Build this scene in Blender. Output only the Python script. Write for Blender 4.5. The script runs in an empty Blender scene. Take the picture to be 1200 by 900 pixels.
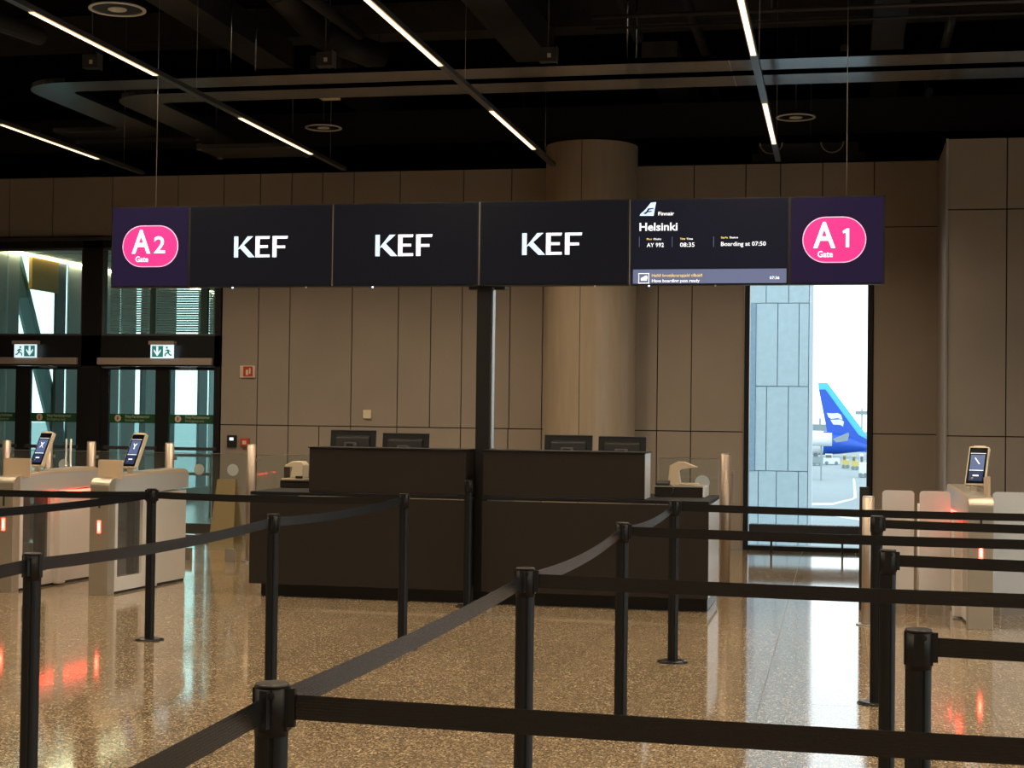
import bpy, bmesh, math, random
from mathutils import Vector, Matrix
random.seed(7)
SC = bpy.context.scene
COL = SC.collection

# ------------------------------------------------------------------ camera
FPX, EYE = 1857.0, 1.47
YAW, PITCH, ROLL = .203556, .0211928, .0126498
fw = Vector((-math.sin(YAW)*math.cos(PITCH), math.cos(YAW)*math.cos(PITCH), math.sin(PITCH)))
r0 = Vector((math.cos(YAW), math.sin(YAW), 0)); u0 = r0.cross(fw)
CR = math.cos(ROLL)*r0 + math.sin(ROLL)*u0
CU = -math.sin(ROLL)*r0 + math.cos(ROLL)*u0
cam = bpy.data.cameras.new('camera'); cam.sensor_width = 36; cam.sensor_fit = 'HORIZONTAL'
cam.lens = FPX/1200*36; cam.clip_end = 2000; cam.clip_start = .05
co = bpy.data.objects.new('camera', cam); COL.objects.link(co)
M3 = Matrix((CR, CU, -fw)).transposed()
co.matrix_world = Matrix.Translation((0, 0, EYE)) @ M3.to_4x4()
SC.camera = co
SC.view_settings.view_transform = 'Standard'; SC.view_settings.look = 'None'
SC.view_settings.gamma = 1; SC.view_settings.use_curve_mapping = False
SC.view_settings.exposure = 0.0

# ------------------------------------------------------------------ sky (bright overcast morning)
SKY = 2.8
w = bpy.data.worlds.new('sky'); SC.world = w; w.use_nodes = True
wn = w.node_tree; wn.nodes.clear()
wo = wn.nodes.new('ShaderNodeOutputWorld'); wb = wn.nodes.new('ShaderNodeBackground')
wg = wn.nodes.new('ShaderNodeTexCoord'); ws = wn.nodes.new('ShaderNodeSeparateXYZ'); wr = wn.nodes.new('ShaderNodeValToRGB')
wn.links.new(wg.outputs['Generated'], ws.inputs[0]); wn.links.new(ws.outputs['Z'], wr.inputs[0])
wr.color_ramp.elements[0].color = (.88, .955, 1, 1); wr.color_ramp.elements[1].color = (.66, .84, 1, 1)
wn.links.new(wr.outputs[0], wb.inputs['Color']); wb.inputs['Strength'].default_value = SKY
wn.links.new(wb.outputs[0], wo.inputs['Surface'])

STRIP_E = 3.2      # luminous strips
STRIP_W = 52.0      # watts of each lit strip module

def at(px, py, Y):
    d = fw + (px-600)/FPX*CR - (py-450)/FPX*CU
    return Vector((0, 0, EYE)) + d*(Y/d.y)

# ------------------------------------------------------------------ materials
MAT = {}
def mat(name, col, rough=.5, metal=0, spec=.5, emit=None, es=0, var=0, vscale=6, bump=0, bscale=40, coat=0, alpha=1, aniso=None, stretch=None, rvar=0):
    m = bpy.data.materials.new(name); m.use_nodes = True; nt = m.node_tree; b = nt.nodes['Principled BSDF']
    b.inputs['Base Color'].default_value = (*col, 1); b.inputs['Roughness'].default_value = rough
    b.inputs['Metallic'].default_value = metal; b.inputs['Specular IOR Level'].default_value = spec
    if coat: b.inputs['Coat Weight'].default_value = coat
    if alpha < 1: b.inputs['Alpha'].default_value = alpha
    if emit: b.inputs['Emission Color'].default_value = (*emit, 1); b.inputs['Emission Strength'].default_value = es
    if var or bump or rvar:
        g = nt.nodes.new('ShaderNodeNewGeometry'); mp = nt.nodes.new('ShaderNodeMapping')
        nt.links.new(g.outputs['Position'], mp.inputs['Vector'])
        if stretch: mp.inputs['Scale'].default_value = stretch
        n = nt.nodes.new('ShaderNodeTexNoise'); n.inputs['Scale'].default_value = vscale; n.inputs['Detail'].default_value = 4
        nt.links.new(mp.outputs[0], n.inputs['Vector'])
        if var:
            r = nt.nodes.new('ShaderNodeValToRGB')
            r.color_ramp.elements[0].position = .3; r.color_ramp.elements[1].position = .7
            r.color_ramp.elements[0].color = (*[c*(1-var) for c in col], 1); r.color_ramp.elements[1].color = (*[min(1, c*(1+var)) for c in col], 1)
            nt.links.new(n.outputs['Fac'], r.inputs[0]); nt.links.new(r.outputs[0], b.inputs['Base Color'])
        if rvar:
            mr = nt.nodes.new('ShaderNodeMapRange'); mr.inputs['To Min'].default_value = max(0, rough-rvar); mr.inputs['To Max'].default_value = rough+rvar
            nt.links.new(n.outputs['Fac'], mr.inputs['Value']); nt.links.new(mr.outputs[0], b.inputs['Roughness'])
        if bump:
            n2 = nt.nodes.new('ShaderNodeTexNoise'); n2.inputs['Scale'].default_value = bscale
            nt.links.new(mp.outputs[0], n2.inputs['Vector'])
            bp = nt.nodes.new('ShaderNodeBump'); bp.inputs['Strength'].default_value = bump; bp.inputs['Distance'].default_value = .002
            nt.links.new(n2.outputs['Fac'], bp.inputs['Height']); nt.links.new(bp.outputs[0], b.inputs['Normal'])
    if aniso:
        b.inputs['Anisotropic'].default_value = aniso
        cx = nt.nodes.new('ShaderNodeCombineXYZ'); cx.inputs[1].default_value = 1
        nt.links.new(cx.outputs[0], b.inputs['Tangent'])
    MAT[name] = m; return m

mat('wall_panel', (.32, .268, .218), .55, spec=.35, var=.05, vscale=1.5, bump=.15, bscale=60)
mat('joint_dark', (.012, .011, .010), .8)
mat('column_veneer', (.36, .285, .205), .36, var=.07, vscale=5, stretch=(3, 3, .35))
mat('void_black', (.006, .006, .007), .9, spec=.1)
mat('duct_black', (.018, .018, .020), .55)
mat('duct_dark', (.042, .041, .043), .5, var=.2)
mat('pipe_dark', (.05, .05, .053), .4)
mat('brushed_metal', (.58, .61, .63), .24, metal=1, aniso=.8, var=.06, vscale=3, stretch=(1, 20, 1))
mat('strip_housing', (.12, .125, .13), .35, metal=.6)
mat('post_black', (.006, .006, .0065), .5, spec=.3)
mat('post_cap', (.018, .015, .013), .4)
mat('base_metal', (.03, .03, .032), .25, metal=.5)
mat('desk_laminate', (.021, .0165, .0135), .42, spec=.35, bump=.1, bscale=200)
mat('desk_top', (.008, .008, .009), .6, spec=.2)
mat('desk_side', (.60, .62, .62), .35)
mat('plinth_black', (.006, .006, .007), .35)
mat('pole_black', (.012, .012, .014), .35)
mat('alu', (.62, .62, .60), .3, metal=.9)
mat('steel_post', (.46, .38, .31), .45, metal=.75, var=.06, vscale=8, stretch=(30, 30, .5))
mat('gate_steel', (.50, .45, .36), .36, metal=.65, var=.04, vscale=8)
mat('gate_white', (.72, .68, .63), .4, var=.02)
mat('gate_cap', (.50, .50, .49), .35)
mat('gate_warm', (.64, .50, .34), .38)
mat('black_gloss', (.006, .006, .008), .12)
mat('black_soft', (.012, .012, .013), .5)
mat('monitor_black', (.009, .009, .009), .45)
mat('grey_plastic', (.13, .13, .13), .5)
mat('cream_plastic', (.72, .62, .45), .42)
mat('beige_plastic', (.55, .44, .30), .45)
mat('white_plastic', (.75, .75, .73), .4)
mat('door_frame', (.008, .008, .009), .4)
mat('closer_metal', (.42, .34, .28), .4, metal=.2)
mat('rail_white', (.85, .85, .85), .4)
mat('frame_inner', (.10, .11, .11), .4)
mat('louvre', (.62, .65, .66), .4, metal=.3)
mat('stone', (.48, .56, .58), .75, var=.05, vscale=7, bump=.3, bscale=50)
mat('stone_dark', (.26, .35, .42), .8, var=.08, vscale=20)
mat('apron', (.24, .265, .265), .8, var=.10, vscale=.05)
mat('far_white', (.6, .63, .66), .5)
mat('paint_line', (.6, .6, .58), .6)
mat('tail_blue', (.012, .085, .50), .35)
mat('tail_cyan', (.09, .52, .78), .35)
mat('aircraft_white', (.75, .76, .76), .35)
mat('yellow_paint', (.6, .46, .12), .5)
mat('far_grey', (.26, .31, .32), .7)
mat('amber_panel', (.62, .36, .09), .5, var=.06, vscale=30, stretch=(1, 1, 20))
mat('corridor_ceiling', (.55, .60, .58), .6)
mat('corridor_floor', (.30, .29, .27), .25)
mat('corridor_dark', (.15, .16, .16), .45)
mat('corridor_grey', (.50, .52, .50), .45)
mat('corridor_wall', (.30, .31, .30), .6)
mat('red_plastic', (.55, .05, .035), .45)
mat('amber_sign', (.30, .20, .08), .5)
mat('screen_black', (.004, .004, .005), .35, spec=.15, emit=(.10, .11, .16), es=.05)
mat('screen_navy', (.004, .004, .006), .35, spec=.15, emit=(.09, .10, .18), es=.09)
mat('screen_purple', (.004, .003, .006), .35, spec=.15, emit=(.20, .13, .42), es=.08)
mat('text_white', (.6, .6, .6), .5, emit=(.86, .90, 1), es=1.0)
mat('text_blue', (.5, .6, .7), .5, emit=(.55, .72, 1), es=.95)
mat('text_yellow', (.6, .5, .1), .5, emit=(1, .72, .22), es=.75)
mat('bar_slate', (.05, .06, .1), .5, emit=(.15, .18, .32), es=.75)
mat('sign_pink', (.6, .02, .2), .5, emit=(1, .03, .205), es=.92)
mat('sign_rim', (.8, .5, .6), .5, emit=(1, .5, .7), es=.9)
mat('exit_white', (.7, .8, .8), .5, emit=(.72, .9, 1), es=.95)
mat('exit_green', (.02, .12, .10), .5, emit=(.05, .30, .24), es=.5)
mat('green_band', (.012, .075, .025), .5)
mat('band_text', (.42, .50, .36), .5)
mat('band_cream', (.62, .60, .45), .5)
mat('kiosk_screen', (.02, .03, .06), .2, emit=(.13, .19, .36), es=.75)
mat('kiosk_screen_low', (.01, .01, .02), .2, emit=(.03, .055, .13), es=.7)
mat('sticker_white', (.62, .70, .68), .6)
mat('red_light', (.6, .02, .01), .5, emit=(1, .05, .03), es=14)
mat('red_lane', (.6, .02, .01), .5, emit=(1, .05, .03), es=14)
mat('red_core', (.8, .3, .2), .5, emit=(1, .22, .12), es=16)
mat('led_base', (.7, .5, .3), .5, emit=(1, .62, .32), es=STRIP_E*.20)
mat('led_dot', (1, .9, .7), .5, emit=(1, .84, .60), es=STRIP_E)
mat('warm_lamp', (1, .9, .7), .5, emit=(1, .80, .52), es=25)
mat('blue_pin', (.4, .5, 1), .5, emit=(.4, .55, 1), es=4)

def glass(name, tint, mixf=.12, rough=.02, diff=0, dcol=(.8, .8, .8)):
    m = bpy.data.materials.new(name); m.use_nodes = True; nt = m.node_tree; nt.nodes.clear()
    o = nt.nodes.new('ShaderNodeOutputMaterial'); t = nt.nodes.new('ShaderNodeBsdfTransparent'); t.inputs[0].default_value = (*tint, 1)
    g = nt.nodes.new('ShaderNodeBsdfGlossy'); g.inputs['Roughness'].default_value = rough; g.inputs['Color'].default_value = (.9, .95, .95, 1)
    f = nt.nodes.new('ShaderNodeFresnel'); f.inputs[0].default_value = 1.5
    x = nt.nodes.new('ShaderNodeMixShader'); ge = nt.nodes.new('ShaderNodeNewGeometry'); iv = nt.nodes.new('ShaderNodeMath'); iv.operation = 'SUBTRACT'; iv.inputs[0].default_value = 1
    ml = nt.nodes.new('ShaderNodeMath'); ml.operation = 'MULTIPLY'; nt.links.new(ge.outputs['Backfacing'], iv.inputs[1])
    nt.links.new(f.outputs[0], ml.inputs[0]); nt.links.new(iv.outputs[0], ml.inputs[1]); nt.links.new(ml.outputs[0], x.inputs[0]); nt.links.new(t.outputs[0], x.inputs[1]); nt.links.new(g.outputs[0], x.inputs[2])
    last = x
    if diff:
        d = nt.nodes.new('ShaderNodeBsdfDiffuse'); d.inputs[0].default_value = (*dcol, 1)
        tr = nt.nodes.new('ShaderNodeBsdfTranslucent'); tr.inputs[0].default_value = (*dcol, 1)
        a = nt.nodes.new('ShaderNodeMixShader'); a.inputs[0].default_value = .45
        nt.links.new(d.outputs[0], a.inputs[1]); nt.links.new(tr.outputs[0], a.inputs[2])
        y = nt.nodes.new('ShaderNodeMixShader'); y.inputs[0].default_value = diff
        nt.links.new(last.outputs[0], y.inputs[1]); nt.links.new(a.outputs[0], y.inputs[2]); last = y
    nt.links.new(last.outputs[0], o.inputs['Surface']); MAT[name] = m
glass('window_glass', (.93, .97, .97))
glass('teal_glass', (.83, .935, .91))
glass('clear_glass', (.90, .94, .93), diff=.05, dcol=(.75, .68, .58))
glass('frosted_glass', (.8, .84, .84), rough=.3, diff=.75, dcol=(.86, .86, .86))
glass('gate_window', (.55, .56, .55), diff=.15, dcol=(.5, .5, .48))

def terrazzo(name):
    m = bpy.data.materials.new(name); m.use_nodes = True; nt = m.node_tree; b = nt.nodes['Principled BSDF']
    L = nt.links.new
    g = nt.nodes.new('ShaderNodeNewGeometry')
    v = nt.nodes.new('ShaderNodeTexVoronoi'); v.inputs['Scale'].default_value = 62
    v2 = nt.nodes.new('ShaderNodeTexVoronoi'); v2.inputs['Scale'].default_value = 130
    for q in (v, v2): L(g.outputs['Position'], q.inputs['Vector'])
    s = nt.nodes.new('ShaderNodeSeparateColor'); L(v.outputs['Color'], s.inputs[0])
    s2 = nt.nodes.new('ShaderNodeSeparateColor'); L(v2.outputs['Color'], s2.inputs[0])
    r = nt.nodes.new('ShaderNodeValToRGB'); r.color_ramp.interpolation = 'CONSTANT'
    e = r.color_ramp.elements
    cols = [(0, (0.160, 0.116, 0.070)), (.30, (0.232, 0.172, 0.104)), (.55, (0.320, 0.240, 0.148)), (.74, (0.096, 0.070, 0.045)), (.84, (0.480, 0.376, 0.240)), (.94, (0.640, 0.528, 0.368))]
    e[0].position = 0; e[0].color = (*cols[0][1], 1); e[1].position = cols[1][0]; e[1].color = (*cols[1][1], 1)
    for p, c in cols[2:]:
        k = e.new(p); k.color = (*c, 1)
    L(s.outputs[0], r.inputs[0])
    r2 = nt.nodes.new('ShaderNodeValToRGB'); r2.color_ramp.interpolation = 'CONSTANT'
    e = r2.color_ramp.elements; e[0].color = (0.152, 0.112, 0.068, 1); e[1].position = .62; e[1].color = (0.288, 0.216, 0.132, 1)
    k = e.new(.88); k.color = (0.560, 0.448, 0.296, 1)
    L(s2.outputs[1], r2.inputs[0])
    th = nt.nodes.new('ShaderNodeMath'); th.operation = 'LESS_THAN'; th.inputs[1].default_value = .42; L(v.outputs['Distance'], th.inputs[0])
    mx = nt.nodes.new('ShaderNodeMix'); mx.data_type = 'RGBA'
    L(th.outputs[0], mx.inputs['Factor']); L(r2.outputs[0], mx.inputs['A']); L(r.outputs[0], mx.inputs['B'])
    oi = nt.nodes.new('ShaderNodeObjectInfo'); hs = nt.nodes.new('ShaderNodeHueSaturation')
    mr = nt.nodes.new('ShaderNodeMapRange'); mr.inputs['To Min'].default_value = .93; mr.inputs['To Max'].default_value = 1.07
    L(oi.outputs['Random'], mr.inputs['Value']); L(mr.outputs[0], hs.inputs['Value']); L(mx.outputs['Result'], hs.inputs['Color'])
    L(hs.outputs[0], b.inputs['Base Color'])
    n = nt.nodes.new('ShaderNodeTexNoise'); n.inputs['Scale'].default_value = 1.3; L(g.outputs['Position'], n.inputs['Vector'])
    rr = nt.nodes.new('ShaderNodeMapRange'); rr.inputs['To Min'].default_value = .05; rr.inputs['To Max'].default_value = .11
    L(n.outputs['Fac'], rr.inputs['Value']); L(rr.outputs[0], b.inputs['Roughness'])
    b.inputs['Specular IOR Level'].default_value = .55
    MAT[name] = m
terrazzo('terrazzo')
mat('grout', (.30, .24, .17), .6)

def belt_mat():
    m = mat('belt_black', (.007, .0075, .0085), .27, spec=.55); nt = m.node_tree; b = nt.nodes['Principled BSDF']
    tc = nt.nodes.new('ShaderNodeUVMap'); wv = nt.nodes.new('ShaderNodeTexWave'); wv.bands_direction = 'Y'; wv.inputs['Scale'].default_value = 2.6
    nt.links.new(tc.outputs[0], wv.inputs['Vector'])
    bp = nt.nodes.new('ShaderNodeBump'); bp.inputs['Strength'].default_value = .2; bp.inputs['Distance'].default_value = .0005
    nt.links.new(wv.outputs['Fac'], bp.inputs['Height']); nt.links.new(bp.outputs[0], b.inputs['Normal'])
belt_mat()

# ------------------------------------------------------------------ mesh helpers
class MB:
    def __init__(s): s.v = []; s.f = []; s.m = []; s.mi = 0; s.smooth = set()
    def quad(s, pts, mi=None):
        b = len(s.v); s.v += [tuple(p) for p in pts]; s.f.append(tuple(range(b, b+len(pts)))); s.m.append(s.mi if mi is None else mi); return s
    def box(s, x0, x1, y0, y1, z0, z1):
        b = len(s.v)
        s.v += [(x0,y0,z0),(x1,y0,z0),(x1,y1,z0),(x0,y1,z0),(x0,y0,z1),(x1,y0,z1),(x1,y1,z1),(x0,y1,z1)]
        for q in ((0,3,2,1),(4,5,6,7),(0,1,5,4),(1,2,6,5),(2,3,7,6),(3,0,4,7)): s.f.append(tuple(b+i for i in q)); s.m.append(s.mi)
        return s
    def prism(s, poly, axis, lo, hi):
        # poly: list of 2D points; axis 'x' -> (y,z) profile, 'y' -> (x,z), 'z' -> (x,y)
        b = len(s.v); n = len(poly)
        def P(a, c, t):
            return {'x': (t, a, c), 'y': (a, t, c), 'z': (a, c, t)}[axis]
        s.v += [P(a, c, lo) for a, c in poly] + [P(a, c, hi) for a, c in poly]
        s.f.append(tuple(b+i for i in range(n))[::-1]); s.f.append(tuple(b+n+i for i in range(n))); s.m += [s.mi]*2
        for i in range(n):
            j = (i+1) % n; s.f.append((b+i, b+j, b+n+j, b+n+i)); s.m.append(s.mi)
        return s
    def cyl(s, p0, p1, r, n=16, r1=None, caps=True):
        p0, p1 = Vector(p0), Vector(p1); r1 = r if r1 is None else r1
        d = (p1-p0).normalized(); a = d.orthogonal().normalized(); c = d.cross(a)
        b = len(s.v)
        for p, rr in ((p0, r), (p1, r1)):
            for i in range(n):
                t = 2*math.pi*i/n; s.v.append(tuple(p + rr*(math.cos(t)*a + math.sin(t)*c)))
        for i in range(n):
            j = (i+1) % n; s.smooth.add(len(s.f)); s.f.append((b+i, b+j, b+n+j, b+n+i)); s.m.append(s.mi)
        if caps:
            s.f.append(tuple(b+i for i in range(n))[::-1]); s.f.append(tuple(b+n+i for i in range(n))); s.m += [s.mi]*2
        return s
    def tube(s, pts, r, n=8):
        for a, c in zip(pts, pts[1:]): s.cyl(a, c, r, n)
        return s
    def ring(s, c, ro, ri, z0, z1, n=32):
        b = len(s.v)
        for rr, z in ((ro, z0), (ro, z1), (ri, z1), (ri, z0)):
            for i in range(n):
                t = 2*math.pi*i/n; s.v.append((c[0]+rr*math.cos(t), c[1]+rr*math.sin(t), z))
        for k in range(4):
            for i in range(n):
                j = (i+1) % n; k2 = (k+1) % 4
                s.smooth.add(len(s.f)) if k in (0, 2) else None
                s.f.append((b+k*n+i, b+k*n+j, b+k2*n+j, b+k2*n+i)); s.m.append(s.mi)
        return s
    def mesh(s, name, mats, off=(0, 0, 0)):
        me = bpy.data.meshes.new(name)
        me.from_pydata([(x-off[0], y-off[1], z-off[2]) for x, y, z in s.v], [], s.f)
        for mm in (mats if isinstance(mats, (list, tuple)) else [mats]): me.materials.append(MAT[mm])
        for i, p in enumerate(me.polygons):
            p.material_index = s.m[i]; p.use_smooth = i in s.smooth
        bmx = bmesh.new(); bmx.from_mesh(me); bmesh.ops.recalc_face_normals(bmx, faces=bmx.faces); bmx.to_mesh(me); bmx.free()
        return me
    def build(s, name, mats, parent=None, world=True, bevel=0):
        off = wpos(parent) if (parent is not None and world) else (0, 0, 0)
        me = s.mesh(name, mats, off)
        o = bpy.data.objects.new(name, me); COL.objects.link(o)
        if parent is not None: o.parent = parent
        if bevel:
            bv = o.modifiers.new('bevel', 'BEVEL'); bv.width = bevel; bv.segments = 2; bv.limit_method = 'ANGLE'
        return o
def wpos(o):
    v = Vector((0, 0, 0))
    while o is not None: v = v + o.location; o = o.parent
    return v
def tag(o, label=None, cat=None, group=None, kind=None):
    if label: o['label'] = label
    if cat: o['category'] = cat
    if group: o['group'] = group
    if kind: o['kind'] = kind
    return o
def thing(name, loc, label, cat, group=None, rz=0):
    o = bpy.data.objects.new(name, None); COL.objects.link(o); o.location = loc; o.rotation_euler = (0, 0, rz)
    o.empty_display_size = .1
    return tag(o, label, cat, group)
def struct(o): o['kind'] = 'structure'; return o
def sempty(name, loc=(0, 0, 0)):
    o = bpy.data.objects.new(name, None); COL.objects.link(o); o.location = loc; return struct(o)
def kids(o): return [c for c in COL.objects if c.parent == o]
def copy_tree(o, parent=None):
    c = o.copy(); COL.objects.link(c); c.parent = parent
    for ch in kids(o): copy_tree(ch, c)
    return c
def rrect(x0, x1, z0, z1, r, n=8):
    pts = []
    for cx, cz, a0 in ((x1-r, z1-r, 0), (x0+r, z1-r, 90), (x0+r, z0+r, 180), (x1-r, z0+r, 270)):
        for i in range(n+1):
            a = math.radians(a0+90*i/n); pts.append((cx+r*math.cos(a), cz+r*math.sin(a)))
    return pts
def text(name, s, size, x, y, z, m, parent, align='LEFT', bold=0, fitw=None, depth=.001, rot=None, loc_parent=True, shear=0):
    cu = bpy.data.curves.new(name, 'FONT'); cu.body = s; cu.size = size; cu.align_x = align; cu.offset = bold; cu.shear = shear
    cu.resolution_u = 3
    t = bpy.data.objects.new(name, cu); COL.objects.link(t)
    dg = bpy.context.evaluated_depsgraph_get(); me = bpy.data.meshes.new_from_object(t.evaluated_get(dg))
    bpy.data.objects.remove(t); bpy.data.curves.remove(cu)
    xs = [v.co.x for v in me.vertices]; w_ = max(xs)-min(xs); mn = min(xs)
    k = (fitw/w_) if fitw else 1
    for v in me.vertices:
        if fitw: v.co.x = (v.co.x-mn)*k
    me.materials.clear(); me.materials.append(MAT[m]); me.name = name
    o = bpy.data.objects.new(name, me); COL.objects.link(o)
    o.parent = parent; off = wpos(parent) if loc_parent else Vector((0, 0, 0))
    o.location = Vector((x, y, z)) - off; o.rotation_euler = rot or (math.pi/2, 0, 0)
    return o
def copy_part(me, name, parent, loc, world=True):
    o = bpy.data.objects.new(name, me); COL.objects.link(o); o.parent = parent
    o.location = Vector(loc) - (wpos(parent) if world and parent else Vector((0, 0, 0))); return o

# ------------------------------------------------------------------ floor with terrazzo slabs
WY = 18.2
fl = struct(MB().box(-14, 6.5, -8, WY+.02, -.10, -.004).build('floor', 'grout'))
TW, TL = .585, 1.17
tm = MB().box(.0015, TW-.0015, .0015, TL-.0015, -.003, 0).mesh('tile', 'terrazzo')
ix0 = -16
for i in range(ix0, 6):
    x = -.39 + i*TW
    for j in range(1, 16):
        y = .22 + j*TL + (TL/2 if i % 2 else 0)
        if y + TL > WY: continue
        if x < -.55*(y+TL) - .8 or x > .16*(y+TL) + .6: continue
        copy_part(tm, 'tile', fl, (x, y, 0))
# plain far slabs of the same floor outside the picture: joined
rest = MB()
def inview(i, j):
    x = -.39+i*TW; y = .22+j*TL+(TL/2 if i % 2 else 0)
    return ix0 <= i < 6 and 1 <= j < 16 and y+TL <= WY and not (x < -.55*(y+TL)-.8 or x > .16*(y+TL)+.6)
for i in range(-23, 12):
    for j in range(-7, 17):
        if inview(i, j): continue
        x = -.39+i*TW; y = .22+j*TL+(TL/2 if i % 2 else 0); y1 = min(y+TL, WY)
        if y >= WY-.01: continue
        rest.box(x+.0015, x+TW-.0015, y+.0015, y1-.0015, -.003, 0)
tag(rest.build('tile_field', 'terrazzo', fl), kind='stuff')

# ------------------------------------------------------------------ back wall with cladding panels
wb_ = sempty('wall_back', (-4, WY, 0))
back = MB()
back.box(-7.40, -1.06, WY+.02, WY+.2, 0, 4.4)     # left of window
back.box(.35, 1.3, WY+.02, WY+.2, 0, 4.4)
back.box(-1.06, .35, WY+.02, WY+.2, 3.64, 4.4)
back.box(-14, -7.40, WY+.02, WY+.2, 3.62, 4.4)
back.build('backing', 'joint_dark', wb_)
G = .006
def panel(x0, x1, z0, z1, y=WY, parent=wb_, name='panel'):
    return MB().box(x0+G, x1-G, y, y+.018, z0+G, z1-G).build(name, 'wall_panel', parent)
ZT, ZU, ZL = 4.40, 3.66, 1.34
up = [-13.2, -12.3, -11.2, -10.24, -9.65, -8.85, -7.98, -7.38, -6.91, -6.51, -6.12, -5.725, -5.15, -4.37, -3.79, -3.0, -2.35, -1.65, -1.06, -.67, -.20, .37, 1.14]
for a, b in zip(up, up[1:]): panel(a, b, ZU, ZT)
mid = [-7.38, -6.91, -6.51, -5.725, -5.15, -4.75, -4.37, -3.79, -3.40, -2.95, -2.05, -1.66, -1.06]
for a, b in zip(mid, mid[1:]): panel(a, b, ZL, ZU)
low = [-7.38, -6.91, -6.51, -6.12, -5.725, -5.15, -4.37, -3.80, -3.40, -2.95, -2.05, -1.66, -1.06]
for a, b in zip(low, low[1:]): panel(a, b, 0, ZL)
panel(.37, 1.14, ZL, ZU); panel(.37, 1.14, 0, ZL)
# projecting wall on the right
JY = 16.72
wr_ = sempty('wall_right', (1.1, JY, 0))
MB().box(1.09, 1.86, JY+.02, WY+.2, 0, 4.36).box(3.65, 6.4, JY+.02, WY+.2, 0, 4.36).box(1.86, 3.65, JY+.02, WY+.2, 3.65, 4.36).build('backing', 'joint_dark', wr_)
w7 = sempty('window_7', (3, JY, 0))
MB().box(1.86, 1.92, JY, JY+.16, 0, 3.65).box(3.59, 3.65, JY, JY+.16, 0, 3.65).box(1.92, 3.59, JY, JY+.16, 0, .06).box(1.92, 3.59, JY, JY+.16, 3.58, 3.65).build('window_frame', 'door_frame', w7)
MB().box(1.92, 3.59, JY+.07, JY+.08, .06, 3.58).build('pane', 'window_glass', w7)
jx = [1.07, 1.655, 1.86, 3.65, 4.3, 4.9, 6.4]
for a, b in zip(jx, jx[1:]):
    for z0, z1 in ((0, 1.34), (1.34, 3.65), (3.65, 4.38)):
        if a == 1.86 and z1 < 4: continue      # opening of the next tall window
        panel(a, b, z0, z1, JY, wr_)
MB().box(1.062, 1.075, JY, JY+.75, 0, 4.38).build('panel', 'wall_panel', wr_)
MB().box(1.062, 1.075, JY+.76, WY, 0, 4.38).build('panel', 'wall_panel', wr_)
MB().box(1.055, 1.077, JY-.012, JY+.02, 0, 4.38).build('corner_trim', 'alu', wr_)
# outer shell
struct(MB().box(-14.2, -14, -8, 18.4, 0, 6.19).box(-14.2, -14, 18.4, 21.99, 4.42, 6.19).build('wall_left', 'wall_panel'))
struct(MB().box(6.4, 6.6, -8, 1.5, 0, 6.3).box(6.4, 6.6, 11.5, WY+.2, 0, 6.3).box(6.4, 6.6, 1.5, 11.5, 3.4, 6.3).box(6.4, 6.6, 1.5, 11.5, 0, .1).build('wall_side', 'wall_panel'))
w5 = sempty('window_5', (6.5, 6.5, .1))
for k in range(6): MB().box(6.45, 6.55, 1.5+k*1.98, 1.58+k*1.98, .1, 3.4).build('mullion', 'door_frame', w5)
MB().box(6.49, 6.50, 1.5, 11.5, .1, 3.4).build('pane', 'window_glass', w5)
struct(MB().box(-14.2, 6.6, -8.2, -8, 0, 6.3).build('wall_front', 'wall_panel'))
cl = struct(MB().box(-14.2, 6.6, -8.2, 22.2, 6.2, 6.4).build('ceiling', 'void_black'))
struct(MB().box(-14.2, 6.6, 22.0, 22.2, 4.42, 6.19).build('wall_end', 'void_black'))
struct(MB().box(6.5, 6.6, 18.41, 21.99, 4.42, 6.19).build('wall_end', 'void_black'))
struct(MB().box(-14.2, 6.6, WY+.03, 22.2, 4.405, 4.42).build('trim_3', 'void_black'))

# round column in front of the wall
colm = thing('round_column', (-2.80, 17.95, 0), 'round wood-clad column rising behind the right-hand service desk', 'column')
for k, (a0, a1) in enumerate(((-93.5, 20), (20, 140), (140, 266.2))):
    m = MB(); n = 22; R0 = .525
    pts = []
    for i in range(n+1):
        t = math.radians(a0 + .25 + (a1-a0-.5)*i/n); pts.append((-2.80+R0*math.cos(t), 17.95+R0*math.sin(t)))
    for (x0, y0), (x1, y1) in zip(pts, pts[1:]):
        m.smooth.add(len(m.f)); m.quad([(x0,y0,0),(x1,y1,0),(x1,y1,4.585),(x0,y0,4.585)])
        m.quad([(x0,y0,4.585),(x1,y1,4.585),(-2.80,17.95,4.585)])
    m.build('cladding_panel', 'column_veneer', colm)
MB().cyl((-2.80, 17.95, 0), (-2.80, 17.95, 4.58), .515, 32).build('core', 'joint_dark', colm)

# ------------------------------------------------------------------ main tall window
w1 = sempty('window_1', (-.35, WY, 0))
m = MB(); m.box(-1.055, -1.0, WY-.03, WY+.16, 0, 3.65); m.box(.31, .365, WY-.03, WY+.16, 0, 3.65)
m.box(-1.0, .31, WY-.01, WY+.16, 0, .055); m.box(-1.0, .31, WY-.01, WY+.16, 3.58, 3.65)
m.build('window_frame', 'door_frame', w1)
MB().box(-1.066, -1.056, WY-.035, WY, 0, 3.65).build('edge_trim', 'alu', w1)
MB().box(-.995, .305, WY+.07, WY+.08, .055, 3.58).build('pane', 'window_glass', w1)
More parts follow.
